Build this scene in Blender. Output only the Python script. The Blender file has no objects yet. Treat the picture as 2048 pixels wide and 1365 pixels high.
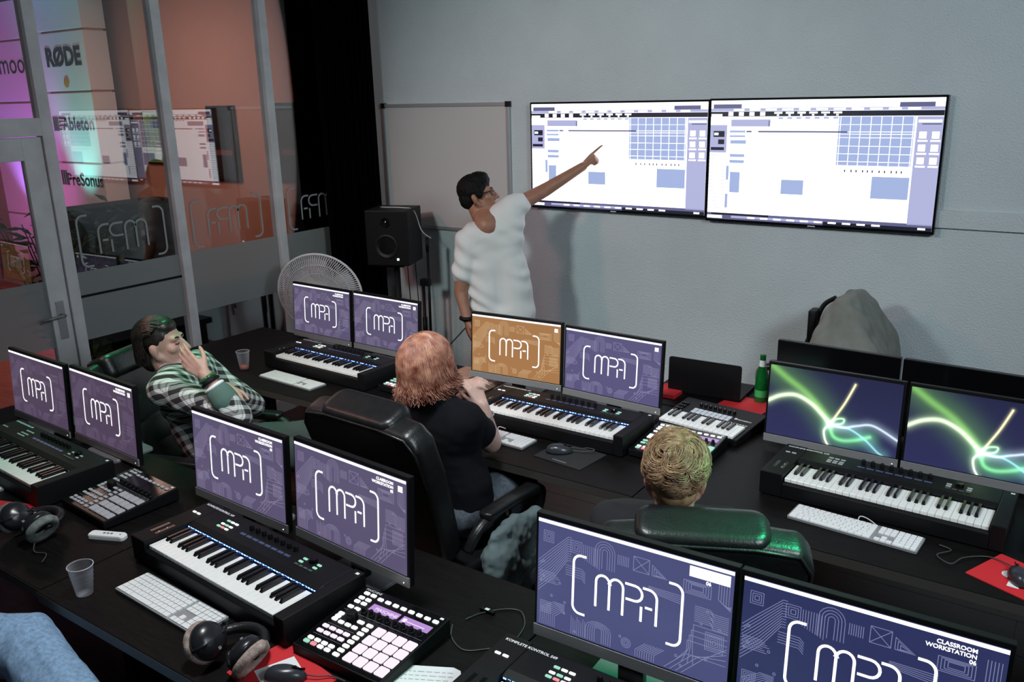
import bpy, bmesh, math, random
import numpy as np
from mathutils import Vector, Matrix, noise, Quaternion
S = bpy.context.scene
COL = S.collection
PI = math.pi
rad = math.radians

# ------------------------------------------------------------------ camera
CAM = Vector((0, 0, 2.216))
RT = Vector((0.8242, 0.5658, -0.0227)).normalized()
FW = Vector((-0.549, 0.7886, -0.2768)).normalized()
UP = RT.cross(FW).normalized(); RT = FW.cross(UP).normalized()
FPX = 1717.0
cd = bpy.data.cameras.new('camera'); cam = bpy.data.objects.new('camera', cd); COL.objects.link(cam)
cd.sensor_fit = 'HORIZONTAL'; cd.sensor_width = 36.0; cd.lens = 36.0*FPX/2048; cd.clip_start = 0.02
m = Matrix.Identity(4)
for i in range(3): m[i][0] = RT[i]; m[i][1] = UP[i]; m[i][2] = -FW[i]; m[i][3] = CAM[i]
cam.matrix_world = m; S.camera = cam
def ray(px, py): return FW + RT*((px-1024)/FPX) - UP*((py-682.5)/FPX)
def at_y(px, py, y): d = ray(px, py); return CAM + d*(y/d.y)
def at_z(px, py, z): d = ray(px, py); return CAM + d*((z-CAM.z)/d.z)
def at_x(px, py, x): d = ray(px, py); return CAM + d*(x/d.x)

# ------------------------------------------------------------------ world, lights, exposure
w = bpy.data.worlds.new('world'); S.world = w; w.use_nodes = True
bg = w.node_tree.nodes['Background']; bg.inputs[0].default_value = (.30, .34, .45, 1); bg.inputs[1].default_value = .025
S.view_settings.view_transform = 'Standard'; S.view_settings.look = 'None'
S.view_settings.exposure = 0.0; S.view_settings.gamma = 1.0; S.view_settings.use_curve_mapping = False
def light(name, kind, loc, energy, color, target=None, size=.2, spot=60, blend=.6):
    l = bpy.data.lights.new(name, kind); l.energy = energy; l.color = color
    if kind == 'AREA': l.size = size
    else: l.shadow_soft_size = size
    if kind == 'SPOT': l.spot_size = rad(spot); l.spot_blend = blend
    o = bpy.data.objects.new(name, l); COL.objects.link(o); o.location = loc
    if target is not None: o.rotation_euler = (Vector(target)-Vector(loc)).to_track_quat('-Z', 'Y').to_euler()
    return o
# ceiling stage lamps of the classroom (all mounted just under the ceiling, outside the frame)
light('ceiling_spot_key', 'SPOT', (-3.0, .3, 3.15), 220, (.84, 1.0, .97), (-2.6, 4.6, 1.3), .22, 66, .9)
light('ceiling_spot_right', 'SPOT', (1.5, 1.2, 3.2), 340, (.80, .94, 1.0), (-1.2, 4.9, 1.0), .45, 125, .9)
light('ceiling_spot_green_near', 'SPOT', (.35, 2.9, 3.25), 400, (.06, 1.0, .42), (-.64, 1.90, 1.02), .30, 23, .9)
light('ceiling_spot_green_far', 'SPOT', (-4.1, 2.7, 3.25), 210, (.06, 1.0, .42), (-3.7, 2.2, 1.05), .45, 36, .9)
light('ceiling_spot_pink', 'SPOT', (-4.3, 1.0, 3.2), 85, (1.0, .42, .40), (-2.9, 3.6, 1.2), .2, 80, .9)
light('ceiling_downlight', 'SPOT', (-1.7, 1.5, 3.3), 190, (.96, 1.0, 1.0), (-1.75, 2.0, .75), .20, 96, .6)
# hall behind the glass
light('hall_ceiling_lamp', 'AREA', (-7.6, 4.2, 3.3), 48, (1.0, .58, .46), (-7.6, 4.8, 0), 1.6)
light('hall_uplight_cyan', 'SPOT', (-9.72, 5.05, .55), 150, (.18, 1.0, .85), (-9.75, 5.42, 2.6), .04, 50, .8)
light('hall_uplight_violet', 'SPOT', (-10.9, 5.0, .6), 130, (.45, .2, 1.0), (-10.9, 5.45, 2.6), .04, 70, .8)
light('hall_uplight_magenta', 'SPOT', (-9.3, 3.6, .4), 150, (1.0, .15, .7), (-10.5, 4.6, 1.2), .05, 70, .8)

# ------------------------------------------------------------------ materials
def mat(name, col, rough=.5, metal=0., noise_=None, bump=None, emit=None, estr=1., spec=.5, coat=0., alpha=1., sheen=0.):
    mt = bpy.data.materials.new(name); mt.use_nodes = True
    nt = mt.node_tree; b = nt.nodes['Principled BSDF']
    b.inputs['Base Color'].default_value = (*col, 1); b.inputs['Roughness'].default_value = rough; b.inputs['Metallic'].default_value = metal
    b.inputs['Specular IOR Level'].default_value = spec; b.inputs['Coat Weight'].default_value = coat; b.inputs['Alpha'].default_value = alpha
    if sheen: b.inputs['Sheen Weight'].default_value = sheen
    if emit: b.inputs['Emission Color'].default_value = (*emit, 1); b.inputs['Emission Strength'].default_value = estr
    tc = nt.nodes.new('ShaderNodeTexCoord')
    if noise_:
        sc, amt = noise_[:2]
        n = nt.nodes.new('ShaderNodeTexNoise'); n.inputs['Scale'].default_value = sc; n.inputs['Detail'].default_value = 5
        mp = nt.nodes.new('ShaderNodeMapping')
        if len(noise_) > 2: mp.inputs['Scale'].default_value = noise_[2]
        nt.links.new(tc.outputs['Object'], mp.inputs[0]); nt.links.new(mp.outputs[0], n.inputs['Vector'])
        r = nt.nodes.new('ShaderNodeValToRGB')
        r.color_ramp.elements[0].position = .3; r.color_ramp.elements[1].position = .7
        r.color_ramp.elements[0].color = (*[max(0, c*(1-amt)) for c in col], 1); r.color_ramp.elements[1].color = (*[min(1, c*(1+amt)) for c in col], 1)
        nt.links.new(n.outputs['Fac'], r.inputs[0]); nt.links.new(r.outputs[0], b.inputs['Base Color'])
    if bump:
        n2 = nt.nodes.new('ShaderNodeTexNoise'); n2.inputs['Scale'].default_value = bump[0]; n2.inputs['Detail'].default_value = 4
        nt.links.new(tc.outputs['Object'], n2.inputs['Vector'])
        bp = nt.nodes.new('ShaderNodeBump'); bp.inputs['Strength'].default_value = bump[1]; bp.inputs['Distance'].default_value = bump[2] if len(bump) > 2 else .01
        nt.links.new(n2.outputs['Fac'], bp.inputs['Height']); nt.links.new(bp.outputs[0], b.inputs['Normal'])
    return mt
def emis(name, col, s=1.):
    mt = bpy.data.materials.new(name); mt.use_nodes = True; nt = mt.node_tree
    b = nt.nodes['Principled BSDF']; b.inputs['Base Color'].default_value = (.01, .01, .012, 1); b.inputs['Roughness'].default_value = .35
    b.inputs['Emission Color'].default_value = (*col, 1); b.inputs['Emission Strength'].default_value = s
    return mt
def emis_attr(name, s=1.):
    mt = emis(name, (1, 1, 1), s); nt = mt.node_tree
    a = nt.nodes.new('ShaderNodeAttribute'); a.attribute_name = 'Col'
    nt.links.new(a.outputs['Color'], nt.nodes['Principled BSDF'].inputs['Emission Color']); return mt
def srgb(*c): return tuple((x/255/12.92 if x/255 <= .04045 else ((x/255+.055)/1.055)**2.4) for x in c)

# ------------------------------------------------------------------ mesh helper
class MB:
    def __init__(s): s.v = []; s.f = []
    def add(s, vs, fs):
        o = len(s.v); s.v += [tuple(v) for v in vs]; s.f += [tuple(i+o for i in f) for f in fs]; return s
    def box(s, x0, x1, y0, y1, z0, z1):
        return s.add([(x0,y0,z0),(x1,y0,z0),(x1,y1,z0),(x0,y1,z0),(x0,y0,z1),(x1,y0,z1),(x1,y1,z1),(x0,y1,z1)],
                     [(3,2,1,0),(4,5,6,7),(0,1,5,4),(1,2,6,5),(2,3,7,6),(3,0,4,7)])
    def cbox(s, c, d): return s.box(c[0]-d[0]/2, c[0]+d[0]/2, c[1]-d[1]/2, c[1]+d[1]/2, c[2]-d[2]/2, c[2]+d[2]/2)
    def prism(s, poly, z0, z1, inset=0., dz=0.):
        n = len(poly); cx = sum(p[0] for p in poly)/n; cy = sum(p[1] for p in poly)/n
        rings = [(z0, 0), (z1-dz, 0)] + ([(z1, inset)] if inset else [])
        vs = []
        for z, ins in rings:
            for x, y in poly:
                d = math.hypot(x-cx, y-cy) or 1; k = max(0, 1-ins/d); vs.append((cx+(x-cx)*k, cy+(y-cy)*k, z))
        fs = [tuple(range(n-1, -1, -1)), tuple(range((len(rings)-1)*n, len(rings)*n))]
        for r in range(len(rings)-1):
            for i in range(n): j = (i+1) % n; fs.append((r*n+i, r*n+j, (r+1)*n+j, (r+1)*n+i))
        return s.add(vs, fs)
    def rbox(s, x0, x1, y0, y1, z0, z1, r=.01, seg=4, inset=0., dz=0.):
        return s.prism(rrect(x0, x1, y0, y1, r, seg), z0, z1, inset, dz)
    def lathe(s, prof, c=(0,0,0), n=24, cap=True):
        vs = []; fs = []
        for r, z in prof:
            for i in range(n): a = 2*PI*i/n; vs.append((c[0]+r*math.cos(a), c[1]+r*math.sin(a), c[2]+z))
        for k in range(len(prof)-1):
            for i in range(n): j = (i+1) % n; fs.append((k*n+i, k*n+j, (k+1)*n+j, (k+1)*n+i))
        if cap: fs.append(tuple(range(n-1, -1, -1))); fs.append(tuple(range((len(prof)-1)*n, len(prof)*n)))
        return s.add(vs, fs)
    def cyl(s, p0, p1, r0, r1=None, n=12):
        r1 = r0 if r1 is None else r1; return s.tube([p0, p1], [r0, r1], n)
    def tube(s, path, r, n=8, cap=True):
        P = [Vector(p) for p in path]; k = len(P); rs = r if isinstance(r, (list, tuple)) else [r]*k
        vs = []; fs = []; pn = None
        for i in range(k):
            t = (P[min(i+1, k-1)]-P[max(i-1, 0)]); t = t.normalized() if t.length > 1e-9 else Vector((0,0,1))
            if pn is None: a = t.orthogonal().normalized()
            else: a = (pn - t*pn.dot(t)); a = a.normalized() if a.length > 1e-6 else t.orthogonal().normalized()
            pn = a; b = t.cross(a)
            for j in range(n): q = 2*PI*j/n; vs.append(P[i]+(a*math.cos(q)+b*math.sin(q))*rs[i])
        for i in range(k-1):
            for j in range(n): l = (j+1) % n; fs.append((i*n+j, i*n+l, (i+1)*n+l, (i+1)*n+j))
        if cap: fs.append(tuple(range(n-1, -1, -1))); fs.append(tuple(range((k-1)*n, k*n)))
        return s.add(vs, fs)
    def ell(s, c, rx, ry=None, rz=None, rot=None, nu=16, nv=10):
        ry = rx if ry is None else ry; rz = rx if rz is None else rz; c = Vector(c)
        M = rot if rot is not None else Matrix.Identity(3); vs = [c+M@Vector((0, 0, rz))]; fs = []
        for k in range(1, nv):
            t = PI*k/nv
            for i in range(nu): a = 2*PI*i/nu; vs.append(c+M@Vector((rx*math.sin(t)*math.cos(a), ry*math.sin(t)*math.sin(a), rz*math.cos(t))))
        vs.append(c+M@Vector((0, 0, -rz))); L = len(vs)-1
        for i in range(nu): j = (i+1) % nu; fs.append((0, 1+i, 1+j)); fs.append((L, L-nu+j, L-nu+i))
        for k in range(nv-2):
            for i in range(nu): j = (i+1) % nu; fs.append((1+k*nu+i, 1+(k+1)*nu+i, 1+(k+1)*nu+j, 1+k*nu+j))
        return s.add(vs, fs)
    def cap(s, p0, r0, p1, r1, n=14):
        p0 = Vector(p0); p1 = Vector(p1); d = p1-p0; L = d.length; t = d.normalized() if L > 1e-6 else Vector((0,0,1))
        path = []; rs = []
        for k in range(1, 5): a = PI/2*(1-k/4.); path.append(p0-t*(r0*math.sin(a))); rs.append(max(r0*math.cos(a), 1e-4))
        for k in range(0, 4): a = PI/2*k/4.; path.append(p1+t*(r1*math.sin(a))); rs.append(max(r1*math.cos(a), 1e-4))
        path.append(p1+t*r1*.995); rs.append(r1*.1)
        return s.tube(path, rs, n)
    def chain(s, pts, rs, n=14):
        for i in range(len(pts)-1): s.cap(pts[i], rs[i], pts[i+1], rs[i+1], n)
        return s
    def ribbon(s, pts, wd, z=0., axes='xz', cap=True):
        """flat stroke of width wd following 2D points, laid in the xz plane at y=z (axes xz) or xy plane at z"""
        P = [Vector((p[0], p[1])) for p in pts]; n = len(P); vs = []; fs = []
        if cap:
            d0 = (P[0]-P[1]).normalized()*wd*.3; d1 = (P[-1]-P[-2]).normalized()*wd*.3; P[0] = P[0]+d0; P[-1] = P[-1]+d1
        for i in range(n):
            a = (P[i]-P[i-1]).normalized() if i else (P[1]-P[0]).normalized(); b = (P[i+1]-P[i]).normalized() if i < n-1 else a
            t = a+b; t = t.normalized() if t.length > 1e-6 else a; nn = Vector((-t.y, t.x)); k = wd/2/max(.5, nn.dot(Vector((-a.y, a.x))))
            for sg in (1, -1):
                q = P[i]+nn*k*sg; vs.append((q.x, z, q.y) if axes == 'xz' else (q.x, q.y, z))
        for i in range(n-1): fs.append((2*i, 2*i+1, 2*i+3, 2*i+2) if axes == 'xz' else (2*i+1, 2*i+3, 2*i+2, 2*i))
        return s.add(vs, fs)
    def xf(s, M): s.v = [tuple(M@Vector(v)) for v in s.v]; return s
    def mesh(s, name, mt=None, smooth=False, bevel=0., bseg=2):
        me = bpy.data.meshes.new(name); me.from_pydata(s.v, [], s.f)
        if bevel:
            bm = bmesh.new(); bm.from_mesh(me); bmesh.ops.recalc_face_normals(bm, faces=bm.faces)
            es = [e for e in bm.edges if e.is_manifold and e.calc_face_angle(0) > .5]
            bmesh.ops.bevel(bm, geom=es, offset=bevel, segments=bseg, affect='EDGES', profile=.6, clamp_overlap=True); bm.to_mesh(me); bm.free()
        if mt: me.materials.append(mt)
        if smooth: me.polygons.foreach_set('use_smooth', [True]*len(me.polygons))
        me.update(); return me
    def build(s, name, mt, parent=None, smooth=False, bevel=0., bseg=2, loc=None, rot=None):
        return link(name, s.mesh(name, mt, smooth, bevel, bseg), parent, loc, rot)
def link(name, data, parent=None, loc=None, rot=None):
    o = bpy.data.objects.new(name, data); COL.objects.link(o)
    if parent is not None: o.parent = parent
    if loc is not None: o.location = loc
    if rot is not None: o.rotation_euler = rot
    return o
def rrect(x0, x1, y0, y1, r, seg=4):
    P = []
    for cx, cy, a0 in ((x1-r, y0+r, -PI/2), (x1-r, y1-r, 0), (x0+r, y1-r, PI/2), (x0+r, y0+r, PI)):
        for k in range(seg+1): a = a0+PI/2*k/seg; P.append((cx+r*math.cos(a), cy+r*math.sin(a)))
    return P
def tag(o, label=None, cat=None, group=None, kind=None):
    if label: o['label'] = label
    if cat: o['category'] = cat
    if group: o['group'] = group
    if kind: o['kind'] = kind
    return o
def thing(name, label, cat, loc=(0,0,0), rz=0., group=None):
    o = link(name, None, None, loc, (0, 0, rz)); return tag(o, label, cat, group)
def struct(name, mb, mt, parent=None, **k):
    o = mb.build(name, mt, parent, **k)
    if parent is None: o['kind'] = 'structure'
    return o
def copy_tree(o, parent=None):
    c = o.copy(); COL.objects.link(c)
    if parent is not None: c.parent = parent
    for ch in list(o.children): copy_tree(ch, c)
    return c
def text(name, s, size, mt, parent, loc, rot, align='LEFT', ext=.0004, bold=0.):
    cu = bpy.data.curves.new(name, 'FONT'); cu.body = s; cu.size = size; cu.extrude = ext; cu.align_x = align; cu.offset = bold; cu.resolution_u = 3; cu.space_line = 1.
    tmp = bpy.data.objects.new('tmp', cu); COL.objects.link(tmp)
    dg = bpy.context.evaluated_depsgraph_get(); me = bpy.data.meshes.new_from_object(tmp.evaluated_get(dg))
    bpy.data.objects.remove(tmp); bpy.data.curves.remove(cu); me.name = name; me.materials.clear(); me.materials.append(mt)
    return link(name, me, parent, loc, rot)
def arc(cx, cy, rx, ry, a0, a1, n=8): return [(cx+rx*math.cos(rad(a0+(a1-a0)*i/n)), cy+ry*math.sin(rad(a0+(a1-a0)*i/n))) for i in range(n+1)]
def spline(pts, n=8):
    P = [Vector(p) for p in pts]; Q = [P[0]]+P+[P[-1]]; out = []
    for i in range(1, len(Q)-2):
        for k in range(n):
            t = k/n; a, b, c, d = Q[i-1], Q[i], Q[i+1], Q[i+2]
            out.append(.5*((2*b)+(c-a)*t+(2*a-5*b+4*c-d)*t*t+(3*b-a-3*c+d)*t**3))
    out.append(P[-1]); return out

def logo_paths():
    """bracketed m-p-a line logo in units of a 1 x 0.5625 screen, y down"""
    u = lambda x, v: (x, v*.5625)
    L = []
    L.append([u(.27,.243), u(.245,.243)] + [(.245-.04*math.sin(a), .5625*.243+.04-.04*math.cos(a)) for a in [PI/2*k/6 for k in range(1, 7)]] +
             [(.205, .5625*.775-.04)] + [(.245-.04*math.cos(a), .5625*.775-.04+.04*math.sin(a)) for a in [PI/2*k/6 for k in range(1, 7)]] + [u(.27,.775)])
    L.append([(.975-x, y) for x, y in L[0]])
    r = .036
    def arch(x0, x1, top, b0, b1):
        rr = (x1-x0)/2; cy = top*.5625+rr
        return ([(x0, b0*.5625)] if b0 else [(x0, cy)]) + [((x0+x1)/2-rr*math.cos(a), cy-rr*math.sin(a)) for a in [PI*k/10 for k in range(0, 11)]] + [(x1, b1*.5625)]
    L.append(arch(.33, .402, .36, .65, .65)); L.append(arch(.402, .474, .36, None, .655))
    h0, h1 = .363*.5625, .497*.5625; rr = (h1-h0)/2
    L.append([(.487, h0), (.535, h0)] + [(.535+rr*math.sin(a), h0+rr-rr*math.cos(a)) for a in [PI*k/8 for k in range(1, 9)]] + [(.492, h1)])
    L.append([(.578, .36*.5625), (.605, .36*.5625)] + [(.605+.042*math.sin(a), .36*.5625+.042-.042*math.cos(a)) for a in [PI/2*k/6 for k in range(1, 7)]] + [(.647, .655*.5625)])
    L.append([(.57, .535*.5625), (.57, .655*.5625)]); L.append([(.593, .525*.5625), (.622, .525*.5625)])
    return L
LOGO = logo_paths()
def logo_mb(W, wd, cx=.4875, cy=.509*.5625, mirror=False, y=0.):
    mb = MB()
    for p in LOGO: mb.ribbon([((-(x-cx) if mirror else (x-cx))*W, -(v-cy)*W) for x, v in p], wd, y)
    return mb
# ------------------------------------------------------------------ common materials
M = {}
M['black'] = mat('black_plastic', (.005, .005, .006), .5, bump=(300, .05), spec=.22)
M['blackgloss'] = mat('black_gloss', (.004, .004, .005), .16, spec=.35)
M['desk'] = mat('desk_blackbrown', (.0045, .0038, .0038), .5, noise_=(14, .5, (1, 12, 1)), bump=(60, .06), spec=.16)
M['deskedge'] = mat('desk_edge', (.05, .045, .042), .4)
M['metal'] = mat('dark_metal', (.05, .05, .055), .4, 1.)
M['silver'] = mat('brushed_silver', (.36, .36, .37), .36, .45, noise_=(30, .12, (1, 40, 40)))
M['alu'] = mat('aluminium', (.50, .51, .53), .42, .6)
M['white'] = mat('white_plastic', (.86, .87, .88), .35)
M['key'] = mat('piano_white', (.88, .88, .86), .25)
M['bkey'] = mat('piano_black', (.008, .008, .010), .18)
M['wall'] = mat('wall_plaster', (.61, .67, .70), .85, noise_=(3, .04), bump=(110, .9, .006))
M['paint'] = mat('frame_paint', (.80, .80, .81), .5, noise_=(6, .12), bump=(40, .05))
M['ceil'] = mat('ceiling_paint', (.45, .46, .48), .9)
M['leather'] = mat('black_leather', (.009, .010, .011), .34, spec=.6, bump=(160, .22, .004), noise_=(30, .25))
M['wood'] = mat('mahogany', (.16, .045, .02), .35, noise_=(8, .4, (1, 1, 10)))
M['red'] = mat('red_mat', (.62, .018, .026), .75, bump=(400, .1))
M['paper'] = mat('white_paper', (.82, .84, .86), .8)
M['black_mat'] = mat('black_cloth_mat', (.02, .02, .022), .85, bump=(500, .1))
M['cable'] = mat('cable_black', (.02, .02, .02), .5)
M['cablew'] = mat('cable_white', (.6, .6, .6), .5)
M['print'] = mat('white_print', (.8, .8, .8), .5)
def wood_floor(name, c, sc=1.):
    mt = mat(name, c, .38); nt = mt.node_tree; b = nt.nodes['Principled BSDF']
    tc = nt.nodes.new('ShaderNodeTexCoord'); mp = nt.nodes.new('ShaderNodeMapping'); mp.inputs['Scale'].default_value = (1, 1, 1)
    br = nt.nodes.new('ShaderNodeTexNoise'); br.inputs['Scale'].default_value = 3; br.inputs['Detail'].default_value = 6
    mp.inputs['Scale'].default_value = (1.2, 14, 1)
    nt.links.new(tc.outputs['Object'], mp.inputs[0]); nt.links.new(mp.outputs[0], br.inputs['Vector'])
    r = nt.nodes.new('ShaderNodeValToRGB'); r.color_ramp.elements[0].position = .3; r.color_ramp.elements[1].position = .75
    r.color_ramp.elements[0].color = (*[x*.65 for x in c], 1); r.color_ramp.elements[1].color = (*[x*1.25 for x in c], 1)
    nt.links.new(br.outputs['Fac'], r.inputs[0]); nt.links.new(r.outputs[0], b.inputs['Base Color']); return mt
M['floor'] = wood_floor('floor_wood', (.09, .03, .018))
M['hallfloor'] = wood_floor('hall_floor_wood', (.45, .17, .07))
M['hallwall'] = mat('hall_wall_lit_orange', (.50, .27, .20), .85, noise_=(1.5, .05))  # orange of the hall lighting is put into this wall colour
M['towerwhite'] = mat('display_white', (.75, .74, .76), .55)

# ------------------------------------------------------------------ the room
WY = 4.89; GX = -4.82
struct('wall_back', MB().box(GX-.1, 3.2, WY, WY+.12, 0, 3.4), M['wall'])
struct('wall_right', MB().box(3.2, 3.32, -2.0, WY+.12, 0, 3.4), M['wall'])
struct('wall_front', MB().box(GX, 3.32, -2.12, -2.0, 0, 3.4), M['wall'])
fl = tag(link('floor', None), kind='structure')
nb = 0
for i in range(26):                                   # floor boards run along x
    y0 = -2.0+i*.265; y1 = min(y0+.262, WY); x = GX
    k = 0
    while x < 3.2:
        L = 1.9 if (k or i % 2 == 0) else .95; x1 = min(x+L, 3.2)
        MB().box(x+.001, x1-.001, y0, y1, -.02, 0).build('board', M['floor'], fl); x = x1; k += 1
struct('ceiling', MB().box(-13.2, 3.32, -2.12, 6.1, 3.4, 3.5), M['ceil'])
# trunking on the back wall, right of the screens
p0 = at_y(1868, 437, WY)
struct('trim_1', MB().box(p0.x, 3.2, WY-.022, WY, p0.z-.045, p0.z+.045), M['wall'], bevel=.004)
# ---- glass partition on the left (x = GX): posts, transom, door, panes with frosted film
gl = bpy.data.materials.new('pane_glass'); gl.use_nodes = True; nt = gl.node_tree
for n in list(nt.nodes): nt.nodes.remove(n)
out = nt.nodes.new('ShaderNodeOutputMaterial'); mx = nt.nodes.new('ShaderNodeMixShader'); tr = nt.nodes.new('ShaderNodeBsdfTransparent'); gs = nt.nodes.new('ShaderNodeBsdfGlossy')
gs.inputs['Roughness'].default_value = .012; gs.inputs['Color'].default_value = (.95, .97, 1, 1); tr.inputs[0].default_value = (.93, .95, .95, 1)
fr = nt.nodes.new('ShaderNodeFresnel'); fr.inputs[0].default_value = 1.5; mu = nt.nodes.new('ShaderNodeMath'); mu.operation = 'MULTIPLY'; mu.inputs[1].default_value = 1.25
nt.links.new(fr.outputs[0], mu.inputs[0]); nt.links.new(mu.outputs[0], mx.inputs[0]); nt.links.new(tr.outputs[0], mx.inputs[1]); nt.links.new(gs.outputs[0], mx.inputs[2]); nt.links.new(mx.outputs[0], out.inputs[0])
ff = bpy.data.materials.new('frosted_film'); ff.use_nodes = True; nt = ff.node_tree; b = nt.nodes['Principled BSDF']; b.inputs['Base Color'].default_value = (.42, .45, .45, 1); b.inputs['Roughness'].default_value = .7; b.inputs['Alpha'].default_value = .62
M['film'] = ff; M['glass'] = gl
M['sticker'] = mat('glass_sticker', (.42, .46, .46), .6)
posts = [2.52, 3.27, 4.07]
TOPZ = 3.4
for i, y in enumerate(posts):
    struct('trim_%d' % (i+2), MB().box(GX-.035, GX+.035, y-.032, y+.032, 0, TOPZ), M['paint'], bevel=.004)
struct('trim_5', MB().box(GX-.035, GX+.035, 1.55, 2.488, 2.055, 2.15), M['paint'], bevel=.004)           # transom over the door
struct('trim_6', MB().box(GX-.035, GX+.035, 1.47, 1.55, 0, TOPZ), M['paint'], bevel=.004)
struct('trim_7', MB().box(GX-.04, GX+.04, 2.55, 4.03, 0, .10), M['paint'], bevel=.004)                    # sill
struct('wall_left', MB().box(GX-.06, GX+.06, -2.12, 1.47, 0, TOPZ), M['wall'])
struct('trim_8', MB().box(GX-.035, GX+.035, 1.47, WY, 3.3, 3.4), M['paint'])
def pane(n, y0, y1, z0, z1, film=True):
    p = struct('window_%d' % n, MB().box(GX-.003, GX+.003, y0, y1, z0, z1), M['glass'])
    if film:
        MB().box(GX+.0035, GX+.0042, y0, y1, .885, 1.285).build('frosted_film', M['film'], p)
        if n == 1: MB().box(GX+.0043, GX+.0048, y0, y1, 1.135, 1.15).build('film_gap', M['black'], p)
    return p
pn1 = pane(1, 2.552, 3.238, .10, 3.3); pn2 = pane(2, 3.302, 4.038, .10, 3.3); pn3 = pane(3, 4.102, WY, .10, 3.3)
pane(4, 1.55, 2.488, 2.15, 3.3, False)
for pn, yc in ((pn1, 2.885), (pn2, 3.64), (pn3, 4.44)):
    o = logo_mb(.98, .012, mirror=True, y=0).build('glass_logo', M['sticker'], pn)
    o.location = (GX+.006, yc, 1.455); o.rotation_euler = (0, 0, PI/2)
# door with glass
dr = MB()
for b_ in ((1.56, 1.66, .02, 2.05), (2.375, 2.482, .02, 2.05), (1.66, 2.375, .02, .24), (1.66, 2.375, 1.93, 2.05)): dr.box(GX-.022, GX+.022, *b_)
d1 = struct('door_1', dr, M['paint'], bevel=.003)
MB().box(GX-.003, GX+.003, 1.66, 2.375, .24, 1.93).build('pane', M['glass'], d1)
MB().box(GX+.0035, GX+.0042, 1.66, 2.375, .885, 1.27).build('frosted_film', M['film'], d1)
MB().box(GX+.022, GX+.028, 2.405, 2.45, .93, 1.15).build('lock_plate', M['alu'], d1, bevel=.002)
MB().tube([(GX+.028, 2.428, 1.07), (GX+.065, 2.428, 1.07), (GX+.068, 2.41, 1.07), (GX+.068, 2.30, 1.065)], .009).build('handle', M['silver'], d1, smooth=True)

# ------------------------------------------------------------------ the hall beyond the glass
HY = 5.85
struct('floor_hall', MB().box(-13.2, GX-.06, -2.12, HY, -.02, 0), M['hallfloor'])
struct('wall_hall_end', MB().box(-9.05, GX-.1, HY, HY+.1, 0, 3.4), M['hallwall'])
struct('wall_hall_far', MB().box(-13.3, -13.2, -2.12, 6.1, 0, 3.4), mat('hall_far_wall', (.45, .22, .25), .85))
struct('wall_hall_recess', MB().box(-13.2, -9.05, HY+.15, HY+.25, 0, 3.4), M['hallwall'])
struct('trim_9', MB().box(-8.72, -8.66, HY-.03, HY, 0, 3.4), M['hallwall'])
def poster(label, a, b, col, kind=0):
    P0 = at_y(*a, HY-.02); P1 = at_y(*b, HY-.02); x0, x1 = min(P0.x, P1.x), max(P0.x, P1.x); z0, z1 = min(P0.z, P1.z), max(P0.z, P1.z)
    t = thing('poster', label, 'poster', ((x0+x1)/2, HY, z0), group='framed posters on the hall wall')
    W = (x1-x0)/2; H = z1-z0
    MB().box(-W, W, -.022, -.002, 0, H).build('frame', M['black'], t, bevel=.003)
    MB().box(-W+.02, W-.02, -.024, -.0221, .02, H-.02).build('print_sheet', col, t)
    if kind == 1:
        MB().box(-W*.3, W*.7, -.0255, -.0242, H*.68, H*.8).build('print_block', M['black'], t)
        for k in range(4): MB().box(-W*.3, W*.5, -.0255, -.0242, H*(.2+.07*k), H*(.22+.07*k)).build('print_line', M['print'], t)
    else:
        MB().box(-W*.6, W*.6, -.0255, -.0242, H*.35, H*.42).build('print_block', mat('poster_rust', (.16, .05, .03), .6), t)
poster('bright green and yellow poster in the hall', (282, 222), (356, 330), mat('poster_green', (.22, .42, .12), .6, noise_=(3, .8)), 1)
poster('olive grey poster hung left of the green poster', (204, 228), (277, 335), mat('poster_olive', (.07, .07, .045), .6, noise_=(5, .5)))
poster('dark poster alone on the orange-lit hall wall', (410, 212), (484, 365), mat('poster_dark', (.018, .014, .013), .5, noise_=(7, .7)))
poster('black poster beside the dark curtain, seen through glass', (546, 206), (612, 367), mat('poster_black', (.014, .010, .010), .5, noise_=(6, .7)))
M['ink'] = mat('black_ink', (.01, .01, .012), .7)
M['greyink'] = mat('grey_ink', (.2, .2, .22), .7)
def tower(label, xc, W, y, names, zs):
    t = thing('display_tower', label, 'display', (xc, y, 0)); z = 0.
    for zi, zt in zip(zs[:-1], zs[1:]):
        MB().box(-W/2, W/2, 0, .28, zi+.012, zt-.012).build('display_box', M['towerwhite'], t, bevel=.004)
        MB().box(-W/2+.02, W/2-.02, .03, .26, zi-.012, zi+.012).build('joint', M['hallwall'], t)
    for s, z, size, dx, b_ in names: text('lettering', s, size, M['ink'], t, (dx, -.004, z), (PI/2, 0, 0), 'CENTER', .001, b_)
    return t
tw = tower('white display tower of boxes with three audio brand names', -9.86, .92, 5.5,
      [('RØDE', 2.64, .27, 0, .012), ('Ableton', 1.93, .20, .10, .003), ('PreSonus', 1.30, .20, .06, .003)], [0, .55, 1.56, 2.35, 3.0, 3.39])
MB().ell((0, -.006, 2.45), .055, .004, .055).build('gold_dot', mat('gold_dot', (.6, .28, .03), .4), tw)
for k in range(4): MB().box(-.42+.03*k, -.405+.03*k, -.006, -.001, 1.92, 2.08).build('emblem_bar', M['ink'], tw)
for k in range(4): MB().box(-.30, -.18, -.006, -.001, 1.93+.042*k, 1.945+.042*k).build('emblem_bar', M['ink'], tw)
for k in range(3): MB().box(-.43+.045*k, -.40+.045*k, -.006, -.001, 1.30, 1.47).build('emblem_bar', M['ink'], tw)
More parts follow.
